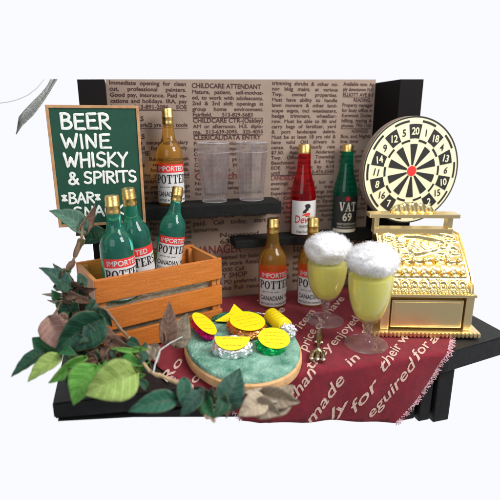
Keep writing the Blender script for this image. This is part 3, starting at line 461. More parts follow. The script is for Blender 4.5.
sm=cloth.modifiers.new('t','SOLIDIFY'); sm.thickness=.003; sm.offset=-1
hemA=Vector((.40,-.172)); hemB=Vector((1.1027,-.300)); hemN=Vector((-(hemB-hemA).y,(hemB-hemA).x))
for wd,x0,y0,x1,y1 in WORDS:
    pr=MB().use('cloth_print')
    d=Vector((x1-x0,y1-y0)); L=d.length; d.normalize(); n=Vector((-d.y,d.x))
    sz=L/max(1e-3,text2d(wd,1,'m')[2]); sz=min(sz,.069 if wd!='made' else .080) if 1 else (.108 if wd not in('l','a','w','g') else .09)
    if wd in('Ro','do'): sz*=.9
    t=text2d(wd,sz,'m',width=L,shear=.3)
    # wavering print edge and small serifs
    vs=[(x0+d.x*a+n.x*b+.0012*noise.noise(Vector((a*90,b*90,5))),y0+d.y*a+n.y*b+.0012*noise.noise(Vector((a*90,b*90,9)))) for a,b in t[0]]
    put(pr,(vs,t[1]),lambda u,w:cmap(u,w,.0022),clip=(hemA,hemN),cuts=[(0,[c for c in ucuts if min(v[0] for v in vs)<c<max(v[0] for v in vs)]),(1,[c for c in wcuts if min(v[1] for v in vs)<c<max(v[1] for v in vs)])])
    if pr.v: o=pr.build('printed_word',normals=False); o.parent=cloth
fr=MB()
def fringe(i0,i1,ln,step):
    for i in range(i0,i1):
        a=Vector(PL[i]); b=Vector(PL[i+1]); n=int((b-a).length/step); d=(b-a).normalized(); out=Vector((d.y,-d.x))
        if (out.dot(Vector((.75,.1))-a))>0: out=-out
        for k in range(n):
            p=a.lerp(b,(k+random.random())/n); l=ln*random.uniform(.5,1.3); q=out+d*random.uniform(-.6,.6)
            q.normalize(); pts=[]
            for t in (0,.35,.7,1):
                r=p-out*.006+q*l*t+d*.004*math.sin(t*4+k); c=Vector(cmap(r.x,r.y,.001)); c.y-=.004*t*random.random(); pts.append(c)
            fr.use('thread' if random.random()<.7 else ('cloth_print' if random.random()<.5 else 'cloth')); fr.tube(pts,random.uniform(.0010,.0020),n=5)
fringe(10,18,.024,.0024)
o=fr.build('fringe',smooth=True,normals=False); o.parent=cloth
fr=MB(); fringe(2,7,.014,.006)
o=fr.build('fringe',smooth=True,normals=False); o.parent=cloth
# ------------------------------------------------------------------ bottles
def cyl_print(mb,t,r,ang0,z0,step=.012):
    vs,fs=t[0],t[1]; x1=max(v[0] for v in vs); cuts=[(0,[step*i for i in range(1,int(x1/step)+1)])]
    put(mb,(vs,fs),lambda x,y:(r*math.cos(ang0+x/r),r*math.sin(ang0+x/r),z0+y),cuts=cuts)
def band(mb,r,a0,a1,z0,z1,n=40,th=.0012):
    vs=[];fs=[]
    for i in range(n+1):
        a=a0+(a1-a0)*i/n
        for rr in (r,r+th):
            for z in (z0,z1): vs.append((rr*math.cos(a),rr*math.sin(a),z))
    for i in range(n):
        o=i*4; p=o+4
        fs+=[[o+2,p+2,p+3,o+3],[o,o+1,p+1,p],[o+1,o+3,p+3,p+1],[o,p,p+2,o+2]]
    fs+=[[0,1,3,2],[n*4,n*4+2,n*4+3,n*4+1]]
    mb.add(vs,fs)
BODY=[(.0,.006),(.06,.0),(.070,.002),(.0765,.010),(.077,.03),(.077,.25),(.0755,.272),(.070,.292),(.058,.312),(.046,.328),(.0385,.345),(.035,.365),(.032,.39),(.030,.412),(.030,.43),(.0,.432)]
def potter_bottle(glass,name,label,cat,group,la=-PI/2-1.05):
    t=thing(name,label,cat,(0,0,0),0,group)
    m=MB().use(glass); m.lathe(BODY,48,cap=False); m.build('bottle_glass',t,auto=35)
    c=MB().use('gold_cap'); c.lathe([(0,.412),(.0315,.412),(.033,.418),(.0315,.424),(.0315,.440),(.034,.444),(.034,.450),(.0315,.454),(.0315,.486),(.029,.4915),(0,.492)],40,fl=.012,nf=20,cap=False); c.build('cap',t,auto=40)
    l=MB(); rl=.0776; span=2*PI*.80
    l.use('label_white'); band(l,rl,la,la+span,.014,.172)
    l.use('label_red'); band(l,rl,la,la+span,.172,.214)
    lb=l.build('label',t,auto=40); r=rl+.0018
    p=MB(); p.use('label_white'); T=text2d('IMPORTED',.036,'b',width=.168); cyl_print(p,T,r,la+.22,.1805)
    p.use('label_ink'); T=slab("POTTERS",.046)
    k=.232/T[2]; T=([(x*k,y) for x,y in T[0]],T[1]); cyl_print(p,T,r,la+.08,.116)
    T=text2d('CANADIAN  WHISKY',.036,'b',width=.255); cyl_print(p,T,r,la+.12,.050)
    T=text2d('BOTTLED IN CANADA 40 PROOF',.015,'b',width=.2); cyl_print(p,T,r,la+.16,.024)
    T=text2d('aged in oak casks',.013,'r',width=.10); cyl_print(p,T,r,la+.3,.095)
    o=p.build('label_print',lb,normals=False)
    return t
amb=potter_bottle('amber','whisky_bottle','amber bottle with red and white label standing alone on the upper shelf','bottle','amber whisky bottles')
amb.location=(.246,2.385,.587); amb.scale=(.877,.877,.966); amb.rotation_euler=(0,0,R(-14))
b=copy_tree(amb); b.location=(.771,2.285,.008); b.scale=(1,1,1); b.rotation_euler=(0,0,R(-18)); b['label']='amber bottle on the tablecloth just right of the sweets plate, left of its twin'
b=copy_tree(amb); b.location=(.988,2.245,.008); b.scale=(1,1,1); b.rotation_euler=(0,0,R(-26)); b['label']='amber bottle partly hidden behind the left foamy drink glass'
grn=potter_bottle('green_glass','whisky_bottle','green gold-capped bottle at the front left inside the wooden crate','bottle','green bottles in the wooden crate')
grn.location=(-.034,1.995,.243); grn.scale=(.93,.93,.93); grn.rotation_euler=(0,R(-1),R(8))
b=copy_tree(grn); b.location=(.058,2.125,.262); b.rotation_euler=(R(7),R(0),R(-34)); b['label']='green bottle in the crate standing just behind the front one, below the green sign'
b=copy_tree(grn); b.scale=(.83,.83,.85); b.location=(.190,2.215,.285); b.rotation_euler=(R(-1),R(10),R(-6)); b['label']='green bottle leaning right on its own at the right end of the crate'
# red and dark bottles on the lower shelf
t=thing('spirit_bottle','red bottle with white label standing on the lower shelf','bottle',(.989,2.405,.375),0,'bottles on the lower shelf'); t.scale=(.955,.955,1.05)
B2=[(.0,.006),(.058,.0),(.070,.003),(.075,.012),(.075,.215),(.073,.235),(.066,.262),(.055,.295),(.045,.328),(.040,.36),(.038,.40),(.037,.44),(.0,.441)]
B2s=B2
m=MB().use('red_glass'); m.lathe(B2,48,cap=False); m.build('bottle_glass',t,auto=35)
c=MB().use('gold_cap'); c.lathe([(0,.432),(.037,.432),(.0385,.437),(.037,.441),(.037,.474),(.034,.479),(0,.480)],40,fl=.01,nf=22,cap=False); c.build('cap',t,auto=40)
l=MB().use('label_white'); la=-PI/2-1.35; band(l,.0756,la,la+PI*1.15,.008,.190); lb=l.build('label',t,auto=40)
p=MB(); r=.0772
p.use('label_crimson'); T=text2d("Dewar's",.058,'b',width=.165,shear=.15); cyl_print(p,T,r,la+.30,.072)
p.use('label_ink'); T=text2d('WHITE LABEL',.02,'b',width=.10); cyl_print(p,T,r,la+.72,.046)
T=text2d('Finest Scotch Whisky',.018,'b',width=.13,shear=.2); cyl_print(p,T,r,la+.5,.018)
def poly2(pts): return (pts,[list(range(len(pts)))])
fig=[(.0,.0),(.022,.002),(.024,.012),(.034,.016),(.036,.026),(.046,.03),(.047,.043),(.036,.052),(.022,.05),(.012,.045),(.014,.036),(.018,.030),(.014,.022),(.004,.014)]
cyl_print(p,poly2([(x*1.05,y) for x,y in fig]),r,la+.95,.124)
p.use('label_red'); cyl_print(p,poly2([(.0,.0),(.05,.004),(.056,.014),(.04,.018),(.012,.010)]),r,la+.88,.110)
p.use('gold_cap'); cyl_print(p,poly2([(.0,.0),(.03,.0),(.034,.008),(.004,.007)]),r,la+1.15,.105)
p.build('label_print',lb,normals=False)
t=thing('spirit_bottle','dark green bottle with black label standing on the lower shelf','bottle',(1.250,2.405,.375),0,'bottles on the lower shelf'); t.scale=(.915,.915,1.05)
m=MB().use('dark_green_glass'); m.lathe([(r*1.02,z) for r,z in B2],48,cap=False); m.build('bottle_glass',t,auto=35)
c=MB().use('gold_cap'); c.lathe([(0,.432),(.034,.432),(.036,.437),(.034,.441),(.034,.470),(.031,.475),(0,.476)],40,fl=.01,nf=22,cap=False); c.build('cap',t,auto=40)
l=MB().use('label_black'); la=-PI/2-1.45; band(l,.0770,la,la+PI*1.15,.022,.205); l.use('label_cream'); band(l,.0770,la,la+PI*1.15,.004,.0215); lb=l.build('label',t,auto=40)
p=MB(); r=.0788
p.use('label_cream'); T=slab('VAT',.050); cyl_print(p,([(x*.98,y) for x,y in T[0]],T[1]),r,la+.58,.122)
T=text2d('69',.062,'b',width=.062); cyl_print(p,T,r,la+.86,.070)
T=text2d('FINEST SCOTCH WHISKY',.016,'r',width=.14); cyl_print(p,T,r,la+.45,.045)
T=text2d('Distilled and bottled in Scotland',.012,'r',width=.14); cyl_print(p,T,r,la+.45,.030)
p.use('label_crimson'); cyl_print(p,poly2([(.014*math.cos(i*PI/8),.014*math.sin(i*PI/8)) for i in range(16)]),r,la+1.25,.19,.006)
p.build('label_print',lb,normals=False)
# ------------------------------------------------------------------ plastic tumblers
def tumbler(x,y,label):
    t=thing('tumbler',label,'glass',(x,y,.587),0,'clear fluted tumblers on the upper shelf'); t.scale=(1.05,1.05,1.05)
    n=156; 
    m=MB().use('clear_tumbler')
    out=[(.0,.001),(.055,.001),(.060,.004),(.0615,.05),(.076,.24),(.079,.248),(.080,.290),(.0785,.2925)]
    inn=[(.0770,.2925),(.0755,.248),(.0725,.24),(.0575,.055),(.05,.042),(.0,.041)]
    vs=[];fs=[];pf=out+inn; M_=len(pf)
    for i in range(n):
        a=2*PI*i/n
        for q,(r,z) in enumerate(pf):
            k=1+(.05*abs(math.cos(a*13)) if q in(2,3,4) else 0)
            vs.append((r*k*math.cos(a),r*k*math.sin(a),z))
    for i in range(n):
        j=(i+1)%n
        for q in range(M_-1): fs.append([i*M_+q,j*M_+q,j*M_+q+1,i*M_+q+1])
    m.add(vs,fs); m.use('clear_rim')
    for rr,zz,tt in ((.0785,.2915,.0022),(.0785,.246,.0013),(.0605,.004,.0016)):
        m.lathe([(rr+tt*math.cos(k*PI/4),zz+tt*math.sin(k*PI/4)) for k in range(8)],96,closed=True)
    m.build('cup',t,auto=30)
tumbler(.4745,2.388,'clear fluted tumbler on the upper shelf, left one beside the amber bottle')
tumbler(.680,2.388,'clear fluted tumbler at the right end of the upper shelf')
# ------------------------------------------------------------------ chalkboard sign
s=thing('menu_board','green board in thin wood frame with white handwritten drinks list','sign',(-.0925,2.191,.790))
s.scale=(1.05,1,1.05)
m=MB().use('board_green'); m.box(-.179,.179,-.002,.026,-.232,.258); m.build('panel',s)
m=MB().use('board_edge')
for a in ((-.184,.184,.252,.264),(-.184,.184,-.242,-.230)): m.box(a[0],a[1],-.007,.028,a[2],a[3],.002)
m.box(-.184,-.172,-.0065,.0275,-.230,.252,.002); m.box(.172,.184,-.0065,.0275,-.230,.252,.002); m.build('frame',s)
m=MB().use('chalk')
oz=.80; ox=-.088; w=.0063
for txt,x0,x1,z0,h,ww in (('BEER',-.222,-.022,.968,.062,.0062),('WINE',-.222,-.024,.890,.058,.0058),('WHISKY',-.222,.038,.812,.060,.0058),('& SPIRITS',-.214,.070,.742,.050,.0054),('*BAR*',-.248,-.088,.660,.046,.0048),('SNACK',-.206,.008,.598,.046,.0048)):
    hand(m,txt,x0-ox,x1-ox,z0-oz,h,-.0022,ww)
m.build('lettering',s,smooth=True)
# ------------------------------------------------------------------ dartboard
s=thing('dartboard','round cream and black numbered dartboard with red bullseye above the gold register','dartboard',(1.514,2.166,.742),R(-2))
s.scale=(1.05,1,1.05)
RR=.272
def disc(mb,r,y0,y1,n=96): mb.prism([(r*math.cos(2*PI*i/n),r*math.sin(2*PI*i/n)) for i in range(n)],y0,y1)
m=MB().use('dart_side'); disc(m,RR,.002,.047); m.build('board_body',s,auto=40)
m=MB().use('cream'); disc(m,RR*.999,-.001,.0019); m.use('dart_black')
def sect(mb,r0,r1,a0,a1,y,n=8):
    P=[(r1*math.cos(a0+(a1-a0)*i/n),r1*math.sin(a0+(a1-a0)*i/n)) for i in range(n+1)]+[(r0*math.cos(a1+(a0-a1)*i/n),r0*math.sin(a1+(a0-a1)*i/n)) for i in range(n+1)]
    mb.prism(P,y-.0012,y)
st=PI/10
for k in range(20):
    sect(m,RR*.972,RR*.998,k*st,(k+1)*st-.0001,-.0015)
    a=PI/2-k*st
    if k%2==0:
        sect(m,RR*.60,RR*.86,a-st/2,a+st/2,-.0015); sect(m,RR*.11,RR*.50,a-st/2,a+st/2,-.0015)
    else:
        sect(m,RR*.895,RR*.935,a-st/2*1.05,a+st/2*1.05,-.0015); sect(m,RR*.545,RR*.585,a-st/2,a+st/2,-.0015)
m.build('scoring_face',s,normals=True)
for k,nm in enumerate([20,1,18,4,13,6,10,15,2,17,3,19,7,16,8,11,14,9,12,5]):
    m=MB(); a=PI/2-k*st; m.use('cream' if k%2==0 else 'dart_black'); T=text2d(str(nm),.050,'b',xs=.9,track=-.03); w_=T[2]
    rot=(a-PI/2); rot=(rot+PI/2)%PI-PI/2; rot*=.12
    cx=RR*.735*math.cos(a); cz=RR*.735*math.sin(a)
    put(m,T,lambda x,y:(cx+(x-w_/2)*math.cos(rot)-(y-.018)*math.sin(rot),-.0032,cz+(x-w_/2)*math.sin(rot)+(y-.018)*math.cos(rot)))
    m.build('number',s,normals=False)
m=MB().use('dart_red'); m.prism([(.026*math.cos(2*PI*i/32),.026*math.sin(2*PI*i/32)) for i in range(32)],-.0032,-.0016); m.build('bullseye',s)
# ------------------------------------------------------------------ crate
CR=Vector((-.137,1.872,.008)); ca=R(17.3); CL_=.60; CD=.31; CH=.365
cr=thing('wooden_crate','orange brown slatted wooden crate holding three green bottles','crate',CR,ca)
def slat(x0,x1,y0,y1,z0,z1,ma='crate_wood',nm='slat'):
    m=MB().use(ma); m.box(x0,x1,y0,y1,z0,z1,.004); return m.build(nm,cr)
for z0,z1 in ((.01,.105),(.130,.228),(.262,.365)):
    slat(.0,CL_,0,.016,z0,z1); slat(.0,CL_,CD-.016,CD,z0,z1)
for x in (.002,CL_-.020): 
    m=MB().use('crate_wood_in'); m.box(x,x+.018,.017,CD-.017,.012,.358,.003); m.build('end_panel',cr)
for x,y in ((.022,.0175),(CL_-.045,.0175),(.022,CD-.041),(CL_-.045,CD-.041)):
    m=MB().use('crate_wood_in'); m.box(x,x+.023,y,y+.0235,.013,.35); m.build('corner_post',cr)
m=MB().use('straw'); m.box(.021,CL_-.021,.042,CD-.042,.02,.236); m.box(.34,CL_-.022,.10,CD-.043,.2,.283,.02); 
for i in range(170):
    x=random.uniform(.03,CL_-.03); y=random.uniform(.045,CD-.05); a=random.uniform(0,PI); l=random.uniform(.02,.05)
    x2=min(max(x+l*math.cos(a),.025),CL_-.025); y2=min(max(y+l*math.sin(a)*.6,.04),CD-.04)
    m.tube([(x,y,.236),((x+x2)/2,(y+y2)/2,.242+random.random()*.006),(x2,y2,.237)],.002,n=4)
m.build('packing_straw',cr)
# ------------------------------------------------------------------ cash register
g=thing('cash_register','shiny gold antique style cash register with relief keys and a drawer','cash register',(1.352,1.704,.009),R(-17.5)); g.scale=(.965,1,1)
m=MB().use('gold_satin'); m.box(-.262,.262,-.012,.352,0,.024,.004)
for i in range(27):
    x=-.254+i*.0195; m.box(x-.0068,x+.0068,-.026,-.010,.002,.024,.004)
for i in range(17):
    y=.0+i*.02; m.box(-.274,-.260,y-.006,y+.006,.002,.024,.004)
m.build('plinth',g)
m=MB().use('gold_satin')
m.box(-.222,-.180,.012,.33,.0245,.192,.005); m.box(.186,.226,.012,.33,.0245,.192,.005); m.box(-.1795,.1855,.075,.33,.0245,.19)
m.box(-.228,.232,.004,.335,.1925,.207,.004); m.build('drawer_case',g)
m=MB().use('gold_satin'); m.box(-.172,.178,.016,.0745,.034,.176,.006); m.box(-.160,.166,.0135,.017,.046,.164,.001); m.build('drawer',g)
prof=[(.022,.2075),(.030,.235),(.050,.27),(.083,.305),(.125,.342),(.170,.378),(.215,.412),(.248,.440)]
m=MB().use('gold'); pl=prof+[(.315,.440),(.315,.2075)]
m.prism(pl,-.205,.210,axis='x'); m.build('body',g,auto=25)
for sx in (-.2175,.2105):
    m=MB().use('gold'); q=[(y-.006,z+.006) for y,z in prof]; m.prism([(.016,.2078)]+q[1:]+[(.318,.446),(.318,.2078)],sx,sx+.007,axis='x')
    cen=[(.16,.30),(.23,.28),(.22,.36)]
    m.build('side_plate',g,auto=25)
# relief on the sloping front: a displaced grid following the profile
def onprof(t):
    s=t*(len(prof)-1); i=min(int(s),len(prof)-2); k=s-i
    y=prof[i][0]*(1-k)+prof[i+1][0]*k; z=prof[i][1]*(1-k)+prof[i+1][1]*k
    ty=prof[i+1][0]-prof[i][0]; tz=prof[i+1][1]-prof[i][1]; L=math.hypot(ty,tz)
    return y,z,-tz/L,ty/L
m=MB().use('gold_bright'); nx,nz=150,110; vs=[];fs=[]
def relief(x,t):
    # x -1..1, t 0..1 (bottom..top)
    h=0
    X=abs(x)
    if t<.09: h=.006*(.5+.5*math.cos(x*70))*math.sin(PI*t/.09)
    elif t<.30:
        c=((x*4.2)%1)-.5; d=math.hypot(c*1.5,(t-.16)/.13); h=.012*max(0,1-abs(d-.62)/.3)+.012*max(0,1-d/.38)
    elif t<.36: h=.006*math.sin(PI*(t-.3)/.06)
    elif t<.52: 
        c=((x*4.0+.5)%1)-.5; d=math.hypot(c*1.6,(t-.44)/.085); h=.014*max(0,1-d)**.6
    else:
        u,v=x*1.15,(t-.76)/.24
        r=math.hypot(u*1.0,v); a=math.atan2(v,u)
        h=.006+.009*math.cos(r*13+3.0*abs(math.sin(a*1.5)))*(1-.35*r)
        for cx,cy in ((.55,.1),(.45,-.62),(.82,-.3),(.8,.55)):
            for sg in (-1,1):
                rr=math.hypot(x-sg*cx,(v-cy)*.8); aa=math.atan2(v-cy,(x-sg*cx)*sg)
                if rr<.22: h=.004+.010*math.cos(rr*38-aa)*(1-rr/.3)
        e=math.hypot(x/.42,(v-.08)/.36)
        if e<1: h=.005+.009*math.sqrt(1-e*e)+.004*math.cos(x*34+v*5)*math.cos(v*14)
    h*= .8*min(1,(1-X)/.05)
    h+=.0015*noise.noise(Vector((x*14,t*18,0)))
    return h
for j in range(nz+1):
    t=j/nz; y,z,ny,nzv=onprof(t)
    for i in range(nx+1):
        x=-1+2*i/nx; h=relief(x,t)+.001
        vs.append((.0025+x*.196,y+ny*h,z+nzv*h))
for j in range(nz):
    for i in range(nx): o_=j*(nx+1)+i; fs.append([o_,o_+1,o_+nx+2,o_+nx+1])
m.add(vs,fs); m.build('relief_front',g,smooth=True,normals=False)
# keys: two rows of round buttons standing off the slope
kp=None
for row,(t,n) in enumerate(((.37,8),(.55,7))):
    y,z,ny,nzv=onprof(t)
    for i in range(n):
        x=.0025+(-.168+.336*i/(n-1)); p=Vector((x,y+ny*.014,z+nzv*.014))
        if kp is None:
            m=MB().use('gold_bright'); m.lathe([(0,-.014),(.007,-.014),(.007,.0),(.0135,.002),(.0145,.006),(.012,.010),(.0,.011)],20,cap=False); kp=m.build('key',g,smooth=True); k=kp
        else: k=kp.copy(); COL.objects.link(k)
        k.location=p; k.rotation_euler=(math.atan2(-ny,nzv),0,0)
m=MB().use('gold_satin'); m.box(-.228,.178,.242,.312,.4405,.470,.003)
m.box(-.228,-.203,.25,.308,.4702,.524,.003); m.box(.152,.177,.25,.308,.4702,.524,.003)
m.box(-.258,.206,.236,.322,.5243,.545,.004); m.build('top_frame',g)
m=MB().use('gold_bright'); nx,nz=60,16; vs=[];fs=[]
for sgn in (0,1):
    for j in range(nz+1):
        for i in range(nx+1):
            x=-1+2*i/nx; v=j/nz; hgt=.048*math.sqrt(max(0,1-x*x))**.8*(1+.10*abs(math.sin(x*11)))
            rel=.008*(.5+.5*math.cos(x*17+v*2))*math.sin(PI*min(1,v*1.02))**.5
            vs.append((-.03+x*.115,(.262-rel) if sgn==0 else .284,.5453+hgt*v))
q=(nx+1)*(nz+1)
for j in range(nz):
    for i in range(nx):
        o_=j*(nx+1)+i; fs.append([o_,o_+1,o_+nx+2,o_+nx+1]); fs.append([q+o_,q+o_+nx+1,q+o_+nx+2,q+o_+1])
for i in range(nx): o_=nz*(nx+1)+i; fs.append([o_,o_+1,q+o_+1,q+o_])
m.add(vs,fs); m.build('crest',g,auto=50)
# ------------------------------------------------------------------ goblets with drink and foam
def goblet(x,y,label,seed,rim,zr,foot,sc=1):
    t=thing('drink_glass',label,'drink glass',(x,y,.0085),0,'footed glasses of yellow drink with foam')
    rb=rim
    out=[(0,.0),(foot*.96,.0),(foot,.004),(foot*.98,.009),(foot*.62,.015),(.034,.022),(.023,.034),(.018,.055),(.018,.080),(.025,.094),(.021,.102),(.024,.110)]
    sh=[(.0,.26),(.06,.46),(.16,.63),(.30,.77),(.46,.88),(.64,.95),(.82,.99),(1,1)]
    z0=.112; H=zr-z0
    body=[(rb*k,z0+H*u) for u,k in sh]; inn=[(rb*k-.0022,z0+H*u+.001) for u,k in sh[::-1][:-2]]+[(rb*.46-.006,z0+H*.06+.004),(0,z0+.008)]
    m=MB().use('clear_foot'); m.lathe(out+[(.0,.1105)],56,cap=False); m.build('foot',t,auto=50)
    m=MB().use('clear_bowl'); m.lathe([(0,.1112)]+body+inn,56,cap=False); m.build('bowl',t,auto=50)
    d=MB().use('drink'); dz=[(0,z0+.009),(rb*.46-.0068,z0+H*.06+.005)]+[(rb*k-.0030,z0+H*u+.001) for u,k in sh[2:-1]]+[(rb*.985-.003,zr-.012),(0,zr-.010)]
    d.lathe(dz,48,cap=False); d.build('drink',t,auto=40)
    fr_=rb*1.10; fh=.078; cz=zr+.060
    f=MB().use('cotton'); f.blob((0,0,cz),(fr_*.93,fr_*.93,fh*.92),.13,1.9,5,seed)
    f.use('cotton_fibre'); random.seed(seed)
    for k in range(5200):
        z=random.uniform(-.8,1); a=random.uniform(0,2*PI); q=math.sqrt(max(0,1-z*z)); dv=Vector((q*math.cos(a),q*math.sin(a),z))
        am=1+.13*noise.noise(dv*1.9+Vector((seed*7.3,seed*3.1,0)))+.065*noise.noise(dv*1.9*2.7+Vector((0,seed*5.,2)))
        p=Vector((dv.x*fr_*.93*am,dv.y*fr_*.93*am,cz+dv.z*fh*.92*am))*1
        tg=dv.cross(Vector((random.gauss(0,1),random.gauss(0,1),random.gauss(0,1)))).normalized()
        L=random.uniform(.008,.026); h=random.uniform(.0,.014)
        f.tube([p-dv*.002,p+tg*L*.5+dv*h,p+tg*L+dv*h*random.uniform(-.2,1.2)],.00032,n=3)
    f.build('foam',t,smooth=True,normals=False)
goblet(.960,1.992,'left foamy yellow drink in a footed glass, standing before the hidden amber bottle',3,.103,.325,.098)
goblet(1.034,1.700,'right foamy yellow drink in a footed glass, closest to the gold register',5,.100,.345,.099)
random.seed(21)
# ------------------------------------------------------------------ plate and sweets
PC=Vector((.462,1.778,.008)); 
p=thing('round_plate','oval wooden slice with fuzzy turquoise top carrying foil wrapped sweets','plate',PC)
def ov(mb,prof,n=72,ex=1,ey=1.34,wob=.012):
    vs=[];fs=[];m_=len(prof)
    for i in range(n):
        a=2*PI*i/n; k=1+wob*noise.noise(Vector((math.cos(a)*1.7,math.sin(a)*1.7,4)))
        for r,z in prof: vs.append((r*k*math.cos(a)*ex,r*k*math.sin(a)*ey,z))
    for i in range(n):
        j=(i+1)%n
        for q in range(m_-1): fs.append([i*m_+q,j*m_+q,j*m_+q+1,i*m_+q+1])
    mb.add(vs,fs)
m=MB().use('cork'); ov(m,[(0,0),(.240,0),(.249,.005),(.252,.02),(.250,.038),(.244,.044),(0,.044)]); m.build('wood_slice',p,auto=40)
m=MB().use('turquoise'); rs=[0]+[.02*i for i in range(1,12)]+[.232,.240,.243]
n=120; vs=[(0,0,.060)];fs=[]
for q,r in enumerate(rs[1:]):
    for i in range(n):
        a=2*PI*i/n; k=1+.012*noise.noise(Vector((math.cos(a)*1.7,math.sin(a)*1.7,4))); x=r*k*math.cos(a); y=r*k*math.sin(a)*1.34
        z=.0605-(0 if r<.236 else (.004 if r<.2405 else .0155))+.0045*noise.noise(Vector((x*34,y*34,0)))+.0025*noise.noise(Vector((x*95,y*95,0)))
        vs.append((x,y,z))
for i in range(n): fs.append([0,1+i,1+(i+1)%n])
for q in range(len(rs)-2):
    for i in range(n): j=(i+1)%n; fs.append([1+q*n+i,1+(q+1)*n+i,1+(q+1)*n+j,1+q*n+j])
m.add(vs,fs); m.build('turquoise_top',p,smooth=True)
def scribble(mb,rx,ry,z,rows=4):
    mb.use('yellow_ink')
    for k in range(rows):
        yy=ry*(.5-k*1.0/(rows-1)) if rows>1 else 0
        hw=rx*.62*math.sqrt(max(.1,1-(yy/ry)**2)); x=-hw; pts=[]
        while x<hw:
            seg=random.uniform(.008,.02); mb.tube([(x,yy+random.uniform(-.001,.001),z),(x+seg*.5,yy+random.uniform(-.002,.002),z),(min(x+seg,hw),yy+random.uniform(-.001,.001),z)],.0009,n=4); x+=seg+.005
def sweet(label,loc,foil,fr,sr,rot=0,tilt=(0,0),shape='disc',seed=1,stick_off=(0,0,0)):
    t=thing('wrapped_sweet',label,'sweet',loc,0,'foil wrapped sweets on the plate',rot=(tilt[0],tilt[1],rot))
    m=MB().use(foil); bm=bmesh.new(); bmesh.ops.create_icosphere(bm,subdivisions=4,radius=1)
    for v in bm.verts:
        a=math.atan2(v.co.y,v.co.x); pl=1+.06*math.sin(a*11+seed)*max(0,1-abs(v.co.z)*1.3)+.07*noise.noise(v.co*4+Vector((seed,0,0)))+.05*noise.noise(v.co*9+Vector((0,seed,0)))
        v.co=Vector((v.co.x*fr[0]*pl,v.co.y*fr[1]*pl,max(-.6,min(.75,v.co.z*1.1))*fr[2]+.004*noise.noise(v.co*7)))
    bmesh.ops.translate(bm,vec=(0,0,fr[2]*.6),verts=bm.verts); m.bm(bm); m.build('foil',t)
    s_=MB().use('yellow'); zt=fr[2]*1.36+.005
    if shape=='disc': pts=[(sr[0]*math.cos(2*PI*i/48),sr[1]*math.sin(2*PI*i/48)) for i in range(48)]
    elif shape=='half': pts=[(sr[0]*math.cos(-PI*i/30),sr[1]*math.sin(-PI*i/30)) for i in range(31)]
    elif shape=='tri': pts=[(-sr[0],-sr[1]*.5),(-sr[0]*.5,-sr[1]*.62),(0,-sr[1]*.66),(sr[0]*.5,-sr[1]*.62),(sr[0],-sr[1]*.5),(sr[0]*.32,sr[1]*.2),(0,sr[1]),(-sr[0]*.30,sr[1]*.2)]
    s_.prism([(x+stick_off[0],y+stick_off[1]) for x,y in pts],zt,zt+.0015,axis='z')
    st_=s_.build('sticker',t)
    q=MB(); scribble(q,sr[0]*(.55 if shape=='tri' else 1),sr[1]*{'disc':1,'half':.5,'tri':.42}[shape],0,{'disc':4,'half':2,'tri':2}[shape]); 
    for v in q.v: v.x+=stick_off[0]; v.y+=stick_off[1]-(sr[1]*.4 if shape=='half' else sr[1]*.2 if shape=='tri' else 0); v.z+=zt+.002
    q.build('sticker_print',st_)
    return t
PZ=.069
sweet('long oval sweet with yellow sticker over magenta foil at the plate left',(.305,1.888,PZ+.012),'foil_magenta',(.040,.092,.028),(.044,.100),R(14),(R(8),R(12)),seed=2)
sweet('yellow triangular sweet on dark green foil at the back of the plate',(.495,2.010,PZ),'foil_darkgreen',(.115,.045,.016),(.110,.085),R(-6),(R(14),0),'tri',seed=3)
sweet('largest round sweet, yellow sticker ringed by copper foil in the plate centre',(.510,1.868,PZ),'foil_copper',(.088,.105,.034),(.080,.088),R(10),(R(6),0),seed=4)
sweet('yellow half round sticker on crumpled silver foil at the plate front',(.398,1.688,PZ),'foil_silver',(.085,.060,.040),(.074,.075),R(-17),(R(20),0),'half',seed=5,stick_off=(0,.030,0))
sweet('round sweet with yellow sticker over shiny green foil at the plate front right',(.560,1.672,PZ),'foil_green',(.062,.062,.032),(.068,.070),R(-14),(R(12),R(4)),seed=6,stick_off=(.012,.012,0))
t=thing('wrapped_sweet','yellow roll shaped sweet with white twisted end at the plate right','sweet',(.668,1.785,PZ+.034),0,'foil wrapped sweets on the plate',rot=(0,0,R(8)))
t.scale=(1.15,1.15,1.15)
m=MB().use('yellow'); m.M=Matrix.Rotation(R(-90),4,'X'); m.lathe([(0,.0),(.030,.0),(.033,.004),(.033,.125),(.030,.13),(0,.13)],32,cap=False); m.M=Matrix.Identity(4); m.build('roll_wrapper',t,auto=40)
m=MB().use('foil_silver'); m.blob((0,-.022,-.004),(.032,.034,.026),.35,3,4,9); m.build('twisted_end',t)
m=MB().use('yellow_ink')
for k in range(4): m.tube([(-.018,.03+k*.022,.029),(0,.031+k*.022,.0337),(.017,.03+k*.022,.029)],.0011,n=4)
m.build('wrapper_print',t)
m=MB().use('foil_silver'); m.tube([(.56,2.035,.088),(.62,2.000,.086),(.70,1.955,.083)],.0032,n=8)
tag(m.build('cocktail_pick',smooth=True),'thin silver pick lying at the back right of the plate','pick')
